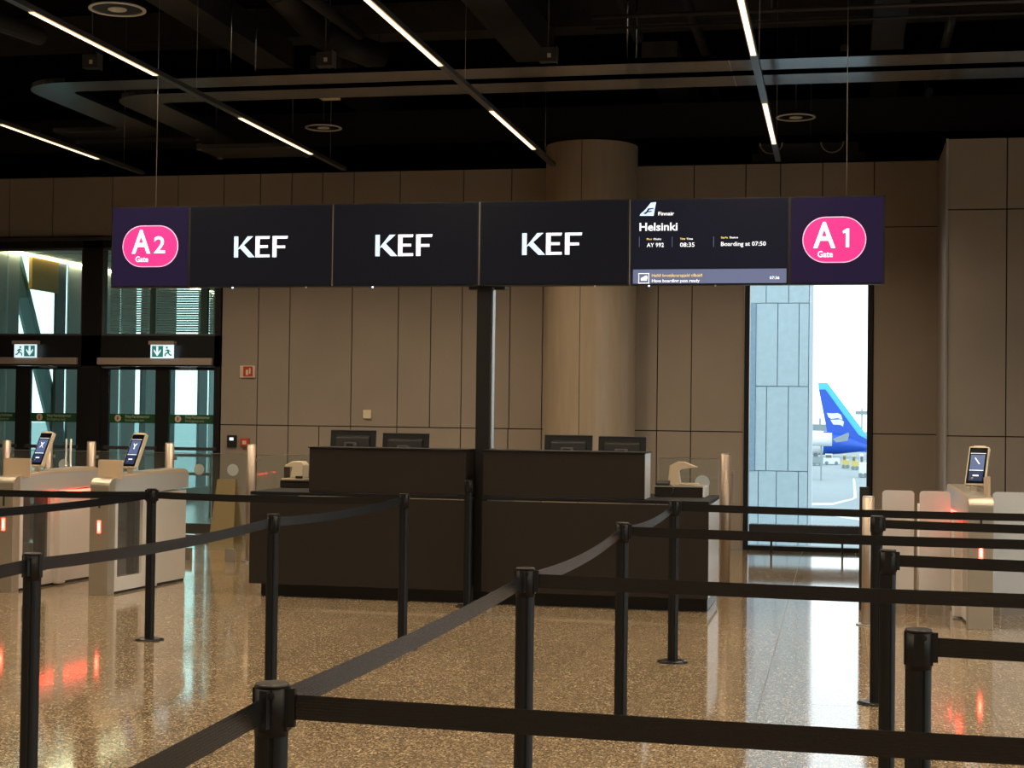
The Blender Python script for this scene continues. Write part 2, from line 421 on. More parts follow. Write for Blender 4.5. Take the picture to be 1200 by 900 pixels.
# low black convector in front of the window
rad = thing('convector_heater', (-.35, 17.8, 0), 'low black convector heater on thin legs across the foot of the tall window', 'heater')
m = MB(); m.box(-.965, .25, 17.74, 17.86, .15, .325); m.build('casing', 'black_soft', rad, bevel=.006)
m = MB()
for k in range(24): m.box(-.94+k*.049, -.915+k*.049, 17.76, 17.84, .3255, .329)
tag(m.build('grille', 'grey_plastic', rad), kind='stuff')
for x in (-.72, .05): MB().cyl((x, 17.8, 0), (x, 17.8, .15), .012, 10).build('leg', 'black_soft', rad)

# ------------------------------------------------------------------ glazed wall on the left: doors, fanlights
gz = sempty('trim_1', (-9, WY, 0))
m = MB()
F0, F1 = WY-.04, WY+.12
m.box(-14, -7.385, F0, F1, 3.51, 3.64)
m.box(-14, -7.385, F0, F1, 2.045, 2.42)
m.box(-9.21, -8.95, F0, F1, 0, 3.6)
m.box(-7.455, -7.385, F0, F1, 0, 3.6)
m.box(-11.9, -11.65, F0, F1, 0, 3.6)
m.build('frame_beam', 'door_frame', gz)
MB().box(-14, -7.385, WY-.06, WY-.045, 3.60, 3.64).build('head_flashing', 'pipe_dark', gz)
def window(n, x0, x1, label=None):
    o = sempty('window_%d' % n, (x0, WY, 2.42))
    t = .025; m = MB()
    m.box(x0, x0+t, WY-.02, WY+.06, 2.42, 3.51); m.box(x1-t, x1, WY-.02, WY+.06, 2.42, 3.51); m.box(x0+t, x1-t, WY-.02, WY+.06, 2.42, 2.445); m.box(x0+t, x1-t, WY-.02, WY+.06, 3.485, 3.51)
    m.build('window_frame', 'frame_inner', o)
    MB().box(x0+t, x1-t, WY+.015, WY+.022, 2.445, 3.485).build('pane', 'teal_glass', o)
    return o
window(2, -11.65, -9.21)
w3 = window(3, -8.95, -7.455)
for a, b in ((-8.90, -8.345), (-8.30, -7.68), (-7.60, -7.47)):
    bl = MB(); z = 2.47; k = 0
    while z < 3.48:
        bl.quad([(a, WY+.09, z), (b, WY+.09, z), (b, WY+.125, z+.022), (a, WY+.125, z+.022)])
        bl.quad([(a, WY+.09, z-.002), (b, WY+.09, z-.002), (b, WY+.125, z+.020), (a, WY+.125, z+.020)]); z += .030
    tag(bl.build('louvre_slats', 'louvre', w3), kind='stuff')
for a, b in ((-8.345, -8.30), (-7.68, -7.60)):
    MB().box(a-.005, b+.005, WY+.06, WY+.11, 2.44, 3.49).build('mullion', 'frame_inner', w3)

def leaf(x0, x1, glass0, glass1, parent):
    """one door leaf: frame stiles, pane, push bar, green sticker band"""
    t0, t1 = glass0, glass1
    m = MB(); y0, y1 = WY-.02, WY+.03
    m.box(x0, t0, y0, y1, .01, 2.04); m.box(t1, x1, y0, y1, .01, 2.04); m.box(t0, t1, y0, y1, .01, .13); m.box(t0, t1, y0, y1, 2.0, 2.04)
    l = m.build('door_leaf', 'door_frame', parent)
    MB().box(t0, t1, WY, WY+.008, .13, 2.0).build('pane', 'teal_glass', l)
    MB().box(t0, t1, WY-.006, WY-.002, 1.345, 1.455).build('sign_band', 'green_band', l)
    w_ = t1-t0
    cx = t0 + w_*.20
    MB().cyl((cx, WY-.007, 1.402), (cx, WY-.0095, 1.402), .042, 24).build('running_sign', 'band_cream', l)
    MB().prism([(cx-.012, 1.378), (cx+.004, 1.378), (cx+.012, 1.398), (cx+.004, 1.43), (cx-.008, 1.425), (cx-.012, 1.40)], 'y', WY-.0115, WY-.010).build('pictogram', 'red_plastic', l)
    text('lettering', 'Neyðarútgangur', .05, t0+w_*.36, WY-.0075, 1.408, 'band_text', l, fitw=w_*.52, bold=.001)
    text('lettering', 'Emergency exit', .042, t0+w_*.36, WY-.0075, 1.366, 'band_text', l, fitw=w_*.40)
    MB().box(t0-.03, t1+.03, WY-.085, WY-.06, 1.02, 1.06).build('push_bar', 'pipe_dark', l)
    m = MB()
    for xx in (t0-.03, t1+.005): m.box(xx, xx+.025, WY-.06, WY-.02, 1.015, 1.065)
    m.build('bar_bracket', 'pipe_dark', l)
    return l
d1 = sempty('door_1', (-10, WY, 0)); leaf(-10.55, -10.0, -10.48, -10.10, d1); leaf(-10.0, -9.215, -9.90, -9.27, d1)
d2 = sempty('door_2', (-8.2, WY, 0)); leaf(-8.945, -8.14, -8.845, -8.225, d2); leaf(-8.14, -7.46, -8.05, -7.47+.03, d2)
for d, (a, b) in ((d1, (-10.55, -9.25)), (d2, (-9.0+.03, -7.47))):
    MB().box(a, b, WY-.10, WY-.045, 2.06, 2.145).build('closer_cover', 'closer_metal', d, bevel=.004)
for d, x in ((d1, -9.62), (d2, -8.78), (d2, -7.78)):
    m = MB(); m.box(x-.1, x+.1, WY-.075, WY-.05, 2.015, 2.035); m.box(x-.11, x+.08, WY-.12, WY-.10, 2.02, 2.03); m.build('closer_arm', 'grey_plastic', d)
MB().box(-11.65, -10.55, F0+.02, F1-.02, 0, 2.05).build('side_panel', 'teal_glass', gz)

def exit_sign(x, flip, label):
    o = thing('exit_sign', (x, WY-.12, 2.14), label, 'exit sign')
    MB().box(x-.165, x+.165, WY-.16, WY-.06, 2.305, 2.35).build('housing', 'closer_metal', o)
    MB().box(x-.15, x+.15, WY-.125, WY-.11, 2.14, 2.305).build('panel', 'exit_white', o)
    s = -1 if flip else 1
    MB().box(x-.015 if not flip else x-.13, x+.13 if not flip else x+.015, WY-.128, WY-.126, 2.155, 2.29).build('arrow_field', 'exit_green', o)
    ax = x+.06*s
    m = MB(); m.prism([(ax-.045, 2.225), (ax, 2.165), (ax+.045, 2.225), (ax+.045, 2.25), (ax+.012, 2.21), (ax+.012, 2.285), (ax-.012, 2.285), (ax-.012, 2.21), (ax-.045, 2.25)], 'y', WY-.131, WY-.129)
    m.build('arrow', 'exit_white', o)
    rx = x-.075*s
    m = MB(); m.cyl((rx+.01*s, WY-.131, 2.27), (rx+.01*s, WY-.129, 2.27), .013, 12)
    for (a, b, wd) in (((0, 2.25), (-.01, 2.21), .012), ((-.01, 2.21), (.03, 2.195), .008), ((.03, 2.195), (.03, 2.165), .008), ((-.01, 2.21), (-.03, 2.18), .008), ((-.03, 2.18), (-.055, 2.18), .008), ((0, 2.245), (.03, 2.23), .006), ((0, 2.245), (-.035, 2.225), .006)):
        A = Vector((rx+a[0]*s, a[1])); B = Vector((rx+b[0]*s, b[1])); dd = (B-A).normalized(); nn = Vector((-dd.y, dd.x))*wd
        m.prism([tuple(A+nn), tuple(A-nn), tuple(B-nn), tuple(B+nn)], 'y', WY-.131, WY-.129)
    m.build('running_figure', 'exit_green', o)
exit_sign(-9.92, False, 'lit exit sign above the left-hand doors, figure left of its arrow')
exit_sign(-8.10, True, 'lit exit sign above the right-hand doors, arrow left of its figure')

# ------------------------------------------------------------------ glazed corridor beyond the doors
cr_ = sempty('trim_2', (-10, 20, 0))
XG = -10.75        # side glazing of the corridor, running away from the hall
MB().box(-10.95, -6.2, WY+.14, 27.2, -.1, 0).build('corridor_floor', 'corridor_floor', cr_)
MB().box(-10.95, -6.2, WY+.14, 27.2, 3.60, 3.70).build('corridor_ceiling', 'corridor_ceiling', cr_)
for k in range(9): MB().box(-10.7, -6.4, WY+.5+k*.95, WY+.515+k*.95, 3.594, 3.60).build('ceiling_joint', 'corridor_dark', cr_)
MB().box(-6.35, -6.2, WY+.2, 27.2, 0, 3.6).build('corridor_side', 'corridor_wall', cr_)
MB().box(-14.2, -10.95, WY+.13, WY+.25, 0, 4.4).build('corridor_return', 'corridor_wall', cr_)
cl_ = thing('corridor_light', (XG+.1, 22, 3.56), 'thin warm light line along the corridor ceiling edge seen through the upper left window', 'light')
MB().box(XG+.03, XG+.05, WY+.3, 27, 3.57, 3.595).build('diffuser', 'warm_lamp', cl_)
ow = sempty('window_4', (XG, 22, 0))
cols = [(18.45, 19.03, 'corridor_grey', .1), (19.10, 19.38, 'corridor_grey', .05), (20.40, 20.66, 'corridor_dark', .12), (20.78, 21.50, 'corridor_grey', .05), (21.55, 22.40, 'corridor_grey', .1),
        (22.50, 22.98, 'corridor_grey', .08), (23.22, 23.36, 'corridor_dark', .1), (23.40, 23.75, 'corridor_grey', .05), (23.80, 24.5, 'corridor_dark', .08), (25.5, 25.85, 'corridor_dark', .12), (26.0, 26.6, 'corridor_grey', .05)]
for y0, y1, mm, dp in cols: MB().box(XG-.02, XG+dp*.2, y0, y1, 0, 3.6).build('mullion', mm, ow)
MB().box(XG-.02, XG-.01, 18.45, 27.1, 0, 3.6).build('pane', 'teal_glass', ow)
MB().box(XG-.08, XG+.08, 18.45, 27.1, 0, .22).build('sill', 'corridor_dark', ow)
MB().prism([(19.14, 3.6), (19.52, 3.6), (21.48, 0.0), (21.08, 0.0)], 'x', XG-.10, XG-.06).build('brace', 'corridor_grey', ow)
MB().prism([(19.42, 3.6), (19.52, 3.6), (21.48, 0.0), (21.38, 0.0)], 'x', XG-.058, XG-.05).build('brace_edge', 'corridor_wall', ow)
MB().box(XG-.01, XG+.04, 19.66, 20.40, 3.13, 3.6).build('sunblind', 'amber_panel', ow)
we = sempty('window_6', (-8.5, 27, 0))
MB().box(-10.75, -6.35, 27.0, 27.02, 0, 3.6).build('pane', 'teal_glass', we)
for x in (-10.7, -9.6, -8.5, -7.4, -6.45): MB().box(x-.05, x+.05, 26.95, 27.1, 0, 3.6).build('mullion', 'corridor_dark', we)
rl = thing('corridor_handrail', (-9, 21, 0), 'white double handrail in the corridor behind the right-hand door', 'handrail')
for z in (.62, .88): MB().cyl((-9.95, 21.0, z), (-8.6, 21.0, z), .022, 10).build('rail', 'rail_white', rl)
for x in (-9.9, -9.3, -8.65): MB().cyl((x, 21.0, 0), (x, 21.0, .88), .018, 8).build('post', 'rail_white', rl)

# ------------------------------------------------------------------ wall fittings on the back wall
o = thing('call_point_sign', (-7.035, WY-.02, 1.91), 'small red and white fire sign high on the beige wall right of the doors', 'sign')
MB().box(-7.13, -6.94, WY-.02, WY-.002, 1.915, 2.06).build('plate', 'cream_plastic', o)
MB().box(-7.085, -6.965, WY-.026, WY-.021, 1.93, 2.05).build('red_field', 'red_plastic', o)
m = MB(); m.box(-7.05, -7.02, WY-.029, WY-.027, 1.945, 2.01); m.box(-7.01, -6.99, WY-.029, WY-.027, 1.96, 2.03); m.build('symbol', 'cream_plastic', o)
o = thing('card_reader', (-7.22, WY-.02, 1.07), 'small black card reader low on the wall right of the doors', 'card reader')
MB().box(-7.28, -7.16, WY-.03, WY-.002, 1.07, 1.215).build('body', 'black_soft', o, bevel=.006)
MB().box(-7.245, -7.195, WY-.034, WY-.031, 1.15, 1.185).build('display', 'exit_white', o)
o = thing('fire_call_point', (-7.05, WY-.02, 1.08), 'small red fire call point beside the black card reader', 'call point')
MB().box(-7.105, -6.995, WY-.04, WY-.002, 1.08, 1.18).build('body', 'red_plastic', o, bevel=.006)
MB().box(-7.075, -7.025, WY-.044, WY-.041, 1.105, 1.15).build('push_plate', 'cream_plastic', o)
o = MB().box(-5.565, -5.465, WY-.025, WY-.002, 1.435, 1.54).build('wall_switch', 'cream_plastic', bevel=.006)
tag(o, 'small square white switch box alone on the beige wall above the left monitors', 'switch')
# yellow wet floor board seen through glass, left of the desk
wf = thing('wet_floor_board', (-6.88, 17.2, 0), 'yellow folding floor board standing behind glass below the card reader', 'floor sign')
for s in (-1, 1):
    MB().prism([(-6.90, 0), (-6.60, 0), (-6.64, .72), (-6.86, .72)], 'y', -.009, .009).build('board', 'amber_sign', wf, world=False)
for b, s in zip(kids(wf), (-1, 1)):
    me = b.data
    for v in me.vertices: v.co.x += 6.75; v.co.y += s*(.14*(1-v.co.z/.72)+.012)

# ------------------------------------------------------------------ black ceiling services
def duct(label, *boxes, mat_='duct_black', name='air_duct', cat='duct', rods=()):
    m = MB()
    for b in boxes: m.box(*b)
    for (x, y, z) in rods: m.cyl((x, y, z), (x, y, 6.2), .007, 6)
    o = m.build(name, mat_); return tag(o, label, cat)
duct('flat dark duct running toward the wall right of the second light strip', (-3.52, -3.12, 4, 17.2, 5.4, 5.75), mat_='duct_dark', rods=((-3.3, 8, 5.7), (-3.3, 16, 5.7)))
duct('flat dark duct running toward the wall between the first and second light strips', (-6.50, -6.10, 4, 17.0, 5.4, 5.7), mat_='duct_dark', rods=((-6.3, 9, 5.6),))
duct('short dark duct behind the metal tracks, above the KEF screens', (-6.13, -5.74, 17.7, 21.6, 5.4, 5.7), mat_='duct_dark', rods=((-5.9, 20, 5.6),))
duct('grey flat duct at upper right, right of the third light strip', (.30, .62, 5, 17.1, 5.4, 5.62), (.34, .66, 17.6, 21.7, 5.4, 5.62), mat_='duct_dark', rods=((.45, 9, 5.6), (.5, 19, 5.6)))
duct('broad dark beam behind the metal tracks over the round column', (-2.2, -1.8, 17.6, 21.5, 5.45, 5.7), mat_='duct_dark', rods=((-2, 19, 5.6),))
duct('wide black crosswise duct along the top of the wall', (-12.5, 6.3, 19.5, 20.3, 4.95, 5.38), mat_='duct_black', rods=((-9, 19.9, 5.4), (-4, 19.9, 5.4), (1, 19.9, 5.4)))
duct('upper black crosswise duct above the metal tracks', (-13, 6.3, 11.2, 12.0, 5.75, 6.1), mat_='duct_black', rods=((-6, 11.6, 6.0),))
duct('far crosswise black duct near the ceiling behind the tracks', (-13, 6.3, 17.2, 17.6, 5.8, 6.15), mat_='duct_dark', rods=((-6, 17.4, 6.1),))
def pipe(label, pts, r, mat_='pipe_dark', name='ceiling_pipe'):
    m = MB().tube(pts, r, 12)
    a = Vector(pts[0]); b = Vector(pts[-1])
    for k in (.2, .8):
        p = a.lerp(b, k) if len(pts) == 2 else Vector(pts[0 if k < .5 else -1])
        m.cyl(p, (p.x, p.y, 6.2), .004, 6)
    return tag(m.build(name, mat_), label, 'pipe')
pipe('round dark pipe left of the third light strip running toward the wall', [(-1.55, 6, 5.6), (-1.50, 18.1, 5.6)], .055)
pipe('short round pipe behind the tracks, left of the round ceiling speaker', [(-1.56, 18.7, 5.6), (-1.56, 21.9, 5.6)], .05)
pipe('pair-end round pipe above the second light strip near the top edge', [(-2.10, 6, 5.6), (-2.16, 17.0, 5.6)], .06)
pipe('thin crosswise pipe at the top right above the metal tracks', [(-2.3, 14.7, 5.25), (6, 14.7, 5.25)], .02)
pipe('second thin crosswise pipe just below the first at top right', [(-2.3, 14.9, 5.19), (6, 14.9, 5.19)], .014)
pipe('slanting dark pipe between second strip and round duct at the top', [(-5.0, 7, 5.3), (-4.75, 15.2, 5.3)], .06)
pipe('long dark pipe at upper left passing under the first light strip', [(-8.9, 8, 5.15), (-7.7, 14.2, 5.15)], .09)
pipe('round pipe right of the third light strip behind the tracks', [(.03, 17.4, 5.5), (.03, 21.0, 5.5)], .05)
pipe('short grey pipe stub at upper right above the metal tracks', [(1.05, 15.6, 5.4), (1.05, 17.3, 5.4)], .045)
pipe('short grey pipe stub at upper right below the metal tracks', [(1.02, 19.3, 5.4), (1.02, 21.3, 5.4)], .045)
pipe('bent flexible black duct between the first and second light strips', [(-5.6, 13.15, 6.0), (-5.5, 13.6, 5.85), (-5.38, 14.5, 5.6), (-5.3, 15.6, 5.42), (-4.9, 16.4, 5.35)], .15, 'duct_black', 'flexible_duct')

# ------------------------------------------------------------------ brushed metal tracks (two parallel bands with a zigzag end)
def band(poly_outer, width, z, label):
    """ribbon following a centre line with rounded corners"""
    pts = []
    P = [Vector(p) for p in poly_outer]
    for i, p in enumerate(P):
        if i == 0 or i == len(P)-1: pts.append(p); continue
        a = (P[i-1]-p).normalized(); b = (P[i+1]-p).normalized(); ang = a.angle(b); r = .38
        d = min(r/math.tan(ang/2), (P[i-1]-p).length*.45, (P[i+1]-p).length*.45)
        s_, e_ = p+a*d, p+b*d
        for k in range(9):
            t = k/8; pts.append((1-t)**2*s_ + 2*t*(1-t)*p + t*t*e_)
    m = MB(); h = .05; L, R = [], []
    for i, p in enumerate(pts):
        t = (pts[min(i+1, len(pts)-1)] - pts[max(i-1, 0)]).normalized(); n = Vector((-t.y, t.x))*width/2
        L.append(p+n); R.append(p-n)
    for i in range(len(pts)-1):
        a, b, c, d = L[i], L[i+1], R[i+1], R[i]
        m.quad([(*a, z), (*b, z), (*c, z), (*d, z)]); m.quad([(*a, z+h), (*b, z+h), (*c, z+h), (*d, z+h)])
        m.quad([(*a, z), (*b, z), (*b, z+h), (*a, z+h)]); m.quad([(*d, z), (*c, z), (*c, z+h), (*d, z+h)])
    for x in (-6, -2, 2): m.cyl((x, pts[0].y, z+h), (x, pts[0].y, 6.2), .008, 6)
    return tag(m.build('ceiling_track', 'brushed_metal'), label, 'track')
band([(6.2, 14.92), (-8.07, 14.92), (-8.07, 17.54), (-9.2, 17.54)], .44, 4.8, 'brushed metal ceiling track with zigzag end, the upper one in the picture')
band([(6.2, 15.60), (-7.40, 15.60), (-7.40, 18.32), (-9.3, 18.32)], .46, 4.8, 'brushed metal ceiling track with zigzag end, the lower one in the picture')
tr = [o for o in COL.objects if o.name.startswith('ceiling_track')]
for o, y0, y1 in ((tr[0], 14.71, 15.13), (tr[1], 15.38, 15.82)): MB().box(-1.03, -1.02, y0, y1, 4.795, 4.799).build('joint_strip', 'alu', o)

# ------------------------------------------------------------------ suspended light strips
def light_strip(X, names, first, last, end=17.5, z=4.3):
    o = thing('light_strip', (X, 10, z), names, 'light', 'linear ceiling lights running toward the wall')
    MB().box(X-.03, X+.03, -7.5, end, z+.004, z+.045).build('housing', 'strip_housing', o)
    k = -7
    ys = [10.25-4*i for i in range(5)] + ([14.25] if end > 17 else [])
    dm = MB(); bm_ = MB()
    for y in sorted(ys):
        if y < -7.6: continue
        n = 50
        for i in range(n):
            yy = y+.008+i*.0418; dm.quad([(X-.019, yy, z-.004), (X+.019, yy, z-.004), (X+.019, yy+.022, z-.004), (X-.019, yy+.022, z-.004)])
    for y in sorted(ys):
        la = bpy.data.lights.new('strip_lamp', 'AREA'); la.shape = 'RECTANGLE'; la.size = .008; la.size_y = 2.08; la.energy = STRIP_W
        la.color = (1, .80, .565); la.spread = math.radians(140)
        lo = bpy.data.objects.new('strip_lamp', la); COL.objects.link(lo); lo.parent = o; lo.location = (0, y+1.05-10, -.006)
        d_ = MB().box(X-.022, X+.022, y, y+2.1, z-.002, z+.004).build('diffuser', 'led_base', o)
    tag(dm.build('led_dots', 'led_dot', o), kind='stuff')
    for y in (6.2, 13.2, 17.0 if X < 1 else 16): MB().cyl((X, y, z+.045), (X, y, 5.4 if X == -3.17 else 6.2), .0015, 5).build('suspension_wire', 'alu', o)
    return o
light_strip(-8.13, 'leftmost linear light strip, low at the left edge of the ceiling', 0, 0)
light_strip(-5.63, 'second linear light strip from the left, above the gate A2 sign', 0, 0)
light_strip(-3.17, 'third linear light strip from the left, pointing at the round column', 0, 0)
light_strip(-.67, 'rightmost linear light strip, nearly upright in the picture above the flight screen', 0, 0)
light_strip(1.85, 'linear light strip outside the picture to the right', 0, 0, end=16.5)
light_strip(4.33, 'added unseen linear light strip farther to the right, brightening the projecting wall', 0, 0, end=16.5)  # extra strip out of view, added to brighten the projecting right wall

def ring_speaker(x, y, z, r, label):
    o = thing('ceiling_speaker', (x, y, z), label, 'speaker')
    MB().ring((x, y), r, r*.88, z-.006, z+.006).build('rim', 'white_plastic', o)
    MB().cyl((x, y, z+.004), (x, y, z+.05), r*.86, 32).build('body', 'black_soft', o)
    MB().cyl((x, y, z-.006), (x, y, z+.003), r*.33, 24).build('cone', 'white_plastic', o)
    MB().cyl((x, y, z+.06), (x, y, 6.2), .008, 6).build('suspension_rod', 'pipe_dark', o)
ring_speaker(-6.04, 12.45, 4.9, .24, 'round dark ceiling speaker with grey rim cut by the top left edge')
ring_speaker(-.50, 18.0, 4.88, .22, 'round ceiling speaker with white rim right of the rightmost strip')
ring_speaker(-6.02, 17.9, 4.88, .22, 'dim round ceiling speaker below the small white sensor box')
def camera_box(x, y, z, label):
    o = thing('sensor_box', (x, y, z), label, 'sensor')
    MB().box(x-.08, x+.08, y-.05, y+.05, z-.07, z+.07).build('casing', 'duct_dark', o, bevel=.008)
    MB().box(x+.0, x+.035, y-.054, y-.051, z-.03, z+.01).build('label_plate', 'cream_plastic', o)
    MB().box(x+.085, x+.09, y-.06, y+.06, z-.08, z+.08).build('bracket', 'alu', o)
    MB().cyl((x, y, z+.07), (x, y, 6.2), .008, 6).build('suspension_rod', 'pipe_dark', o)
camera_box(-4.88, 14.54, 4.9, 'small dark ceiling box with pale plate above the tracks near the second strip')
camera_box(-2.72, 14.68, 4.9, 'small dark ceiling box with pale plate at the end of the flat duct')
camera_box(-7.3, 14.5, 4.95, 'faint small dark ceiling box above the tracks at left')
o = tag(MB().box(-5.51, -5.31, 16.15, 16.35, 4.88, 4.95).cyl((-5.41, 16.25, 4.95), (-5.41, 16.25, 6.2), .006, 6).build('smoke_detector', 'cream_plastic'), 'small white box hanging under the metal tracks', 'detector')
def plate(x0, x1, y0, y1, z, label, mt='duct_dark'):
    o = thing('ceiling_unit', ((x0+x1)/2, (y0+y1)/2, z), label, 'air unit')
    MB().box(x0, x1, y0, y1, z, z+.05).build('panel', mt, o)
    for x, y in ((x0+.03, y0+.03), (x1-.03, y0+.03), (x0+.03, y1-.03), (x1-.03, y1-.03)):
        MB().cyl((x, y, z-.012), (x, y, z+.06), .03, 10).build('fixing', 'grey_plastic', o)
    for x in (x0+.1, x1-.1): MB().cyl((x, (y0+y1)/2, z+.05), (x, (y0+y1)/2, 6.2), .01, 6).build('suspension_rod', 'pipe_dark', o)
plate(-7.35, -6.2, 17.25, 17.95, 4.55, 'dark rectangular ceiling panel with four round fixings near the first strip')
o = thing('ceiling_unit', (-.35, 18.6, 4.6), 'grey stepped box low over the wall behind the rightmost strip', 'air unit')
MB().box(-1.02, .28, 18.7, 19.2, 4.50, 4.60).build('lower_casing', 'duct_dark', o); MB().box(-.95, .2, 18.75, 19.2, 4.60, 4.72).build('upper_casing', 'duct_dark', o)
m = MB()
for x in (-.8, -.1):
    pts = [(x+.13*math.cos(t), 18.68, 4.72+.13*math.sin(t)) for t in [math.pi+math.pi*k/8 for k in range(9)]]
    m.tube(pts, .008, 6)
m.build('cable_loop', 'cream_plastic', o)
MB().cyl((-.35, 18.95, 4.72), (-.35, 18.95, 6.2), .01, 6).build('suspension_rod', 'pipe_dark', o)

# ------------------------------------------------------------------ overhead screens
SY = 12.40; SZ0, SZ1 = 2.525, 3.205
def screen(name, x0, x1, label, cat, face, group=None, y=SY):
    o = thing(name, ((x0+x1)/2, y, SZ0), label, cat, group)
    MB().box(x0+.0005, x1-.0005, y, y+.09, SZ0, SZ1).build('casing', 'black_soft', o)
    MB().box(x0+.012, x1-.012, y-.004, y-.001, SZ0+.012, SZ1-.01).build('screen', face, o)
    return o
def gate_sign(x0, x1, letter, digit, label, px0, px1, z0, z1):
    o = screen('gate_sign', x0, x1, label, 'sign', 'screen_purple')
    MB().prism(rrect(px0, px1, z0, z1, (z1-z0)/2-.001, 12), 'y', SY-.008, SY-.0045).build('pink_badge_rim', 'sign_rim', o)
    MB().prism(rrect(px0+.007, px1-.007, z0+.007, z1-.007, (z1-z0)/2-.008, 12), 'y', SY-.010, SY-.0085).build('pink_badge', 'sign_pink', o)
    w_ = px1-px0
    text('letter', letter, .28, px0+w_*.17, SY-.0115, z0+.118, 'text_white', o, fitw=.168, bold=.005)
    if digit == '1':
        dx, dz = px0+w_*.63, z0+.118
        MB().prism([(dx+.024, dz), (dx+.050, dz), (dx+.050, dz+.145), (dx+.030, dz+.145), (dx, dz+.125), (dx+.004, dz+.105), (dx+.024, dz+.115)], 'y', SY-.0115, SY-.0105).build('digit', 'text_white', o)
    else: text('digit', digit, .20, px0+w_*(.57 if digit == '2' else .62), SY-.0115, z0+.118, 'text_white', o, fitw=.10 if digit == '2' else .062, bold=.003)
    text('gate_word', 'Gate', .066, px0+w_*.24, SY-.0115, z0+.044, 'text_white', o, fitw=.115, bold=.0015)
    return o
ga = gate_sign(-6.03, -5.33, 'A', '2', 'purple hanging sign with pink badge reading A2 Gate, at the left end', -5.925, -5.425, 2.695, 3.045)
kef = [(-5.33, -4.075), (-4.075, -2.845), (-2.84, -1.63)]
kl = ['black screen reading KEF next to the A2 sign, leftmost of three', 'black screen reading KEF in the middle of the three, left of the pole', 'black screen reading KEF right of the pole, beside the flight screen']
tx = [(-4.93, -4.46), (-3.71, -3.23), (-2.49, -2.005)]
ks = []
for (a, b), l, (t0, t1) in zip(kef, kl, tx):
    o = screen('display_screen', a, b, l, 'screen', 'screen_black', 'KEF display screens')
    zc = 2.77; hh = .175; ww = t1-t0; y = SY-.007
    def seg(poly, nm, mt):
        MB().prism([(t0+u*ww, zc+v*hh) for u, v in poly], 'y', y, y+.002).build(nm, mt, o)
    m = MB()
    def add(poly): m.prism([(t0+u*ww, zc+v*hh) for u, v in poly], 'y', y, y+.002)
    add([(0, 0), (.078, 0), (.078, 1), (0, 1)])
    add([(.065, .36), (.25, 1), (.355, 1), (.135, .46)])
    add([(.095, .48), (.165, .64), (.39, 0), (.275, 0)])
    m.build('letter_k', 'text_blue', o); m = MB()
    add([(.40, 0), (.478, 0), (.478, 1), (.40, 1)]); add([(.465, 0), (.665, 0), (.665, .13), (.465, .13)]); add([(.465, .87), (.655, .87), (.665, 1), (.465, 1)]); add([(.465, .44), (.63, .44), (.63, .57), (.465, .57)])
    m.build('letter_e', 'text_white', o); m = MB()
    add([(.715, 0), (.793, 0), (.793, 1), (.715, 1)]); add([(.78, .87), (.99, .87), (1, 1), (.78, 1)]); add([(.78, .42), (.95, .42), (.95, .55), (.78, .55)])
    m.build('letter_f', 'text_white', o)
    ks.append(o)
fs = screen('flight_display', -1.62, -.385, 'dark flight screen showing Helsinki AY 992 boarding at 07:50', 'screen', 'screen_navy')
def sx(px): return at(px, 280, SY).x
def sz(px, py): return at(px, py, SY).z
y = SY-.006
def T(s, px, py, px2, size, m_, bold=.0004):
    a, b = at(px, py, SY), at(px2, py, SY)
    text('lettering', s, size, a.x, y, a.z, m_, fs, fitw=b.x-a.x, bold=bold)
T('Finnair', 771.5, 252.5, 790, .040, 'text_white', .0009)
T('Helsinki', 749.5, 270.5, 794, .088, 'text_white', .0018)
T('Flug', 758, 281.3, 764, .020, 'text_yellow'); T('Flight', 766, 281.3, 775, .020, 'text_white')
T('AY 992', 758, 289.6, 778, .046, 'text_white', .0005)
T('Tími', 797, 281, 803, .020, 'text_yellow'); T('Time', 804.5, 281, 812, .020, 'text_white')
T('08:35', 797, 289.3, 814, .046, 'text_white', .0005)
T('Staða', 845, 279.5, 853, .020, 'text_yellow'); T('Status', 855, 279.3, 865, .020, 'text_white')
T('Boarding at 07:50', 845, 288.3, 897.5, .046, 'text_white', .0005)
m = MB()
for px in (749.5, 788.0, 836.5):
    a = at(px, 277.5, SY); b = at(px, 289.5, SY); m.box(a.x-.003, a.x+.001, y, y+.002, b.z, a.z)
m.build('divider', 'bar_slate', fs)
a = at(741.5, 318, SY); b = at(921.5, 333.8, SY)
MB().box(a.x+.003, b.x, SY-.0065, SY-.0045, SZ0+.012, 2.648).build('message_bar', 'bar_slate', fs)
def T2(s, px, py, px2, size, m_, bold):
    a_, b_ = at(px, py, SY), at(px2, py, SY); text('lettering', s, size, a_.x, SY-.0075, a_.z, m_, fs, fitw=b_.x-a_.x, bold=bold)
T2('Hafið brottfararspjald tilbúið', 764, 324.6, 823, .034, 'text_yellow', .0003)
T2('Have boarding pass ready', 764, 330.8, 820, .034, 'text_white', .0006)
T2('07:36', 902, 327.2, 913.5, .032, 'text_white', .0006)
a = at(748.3, 320.3, SY); b = at(760.8, 332.3, SY)
m = MB(); t = .006
m.box(a.x, b.x, SY-.008, SY-.0068, a.z-t, a.z); m.box(a.x, b.x, SY-.008, SY-.0068, b.z, b.z+t); m.box(a.x, a.x+t, SY-.008, SY-.0068, b.z, a.z); m.box(b.x-t, b.x, SY-.008, SY-.0068, b.z, a.z)
m.prism([(a.x+.02, b.z+.022), (b.x-.02, b.z+.022), (b.x-.012, b.z+.05), (b.x-.022, b.z+.065), (a.x+.03, b.z+.048), (a.x+.018, b.z+.04)], 'y', SY-.008, SY-.0068)
m.build('pass_icon', 'text_white', fs)
pl = [at(px, py, SY) for px, py in ((749.5, 253), (766, 253), (769, 237), (763, 237.5), (756, 246), (751, 250.5))]
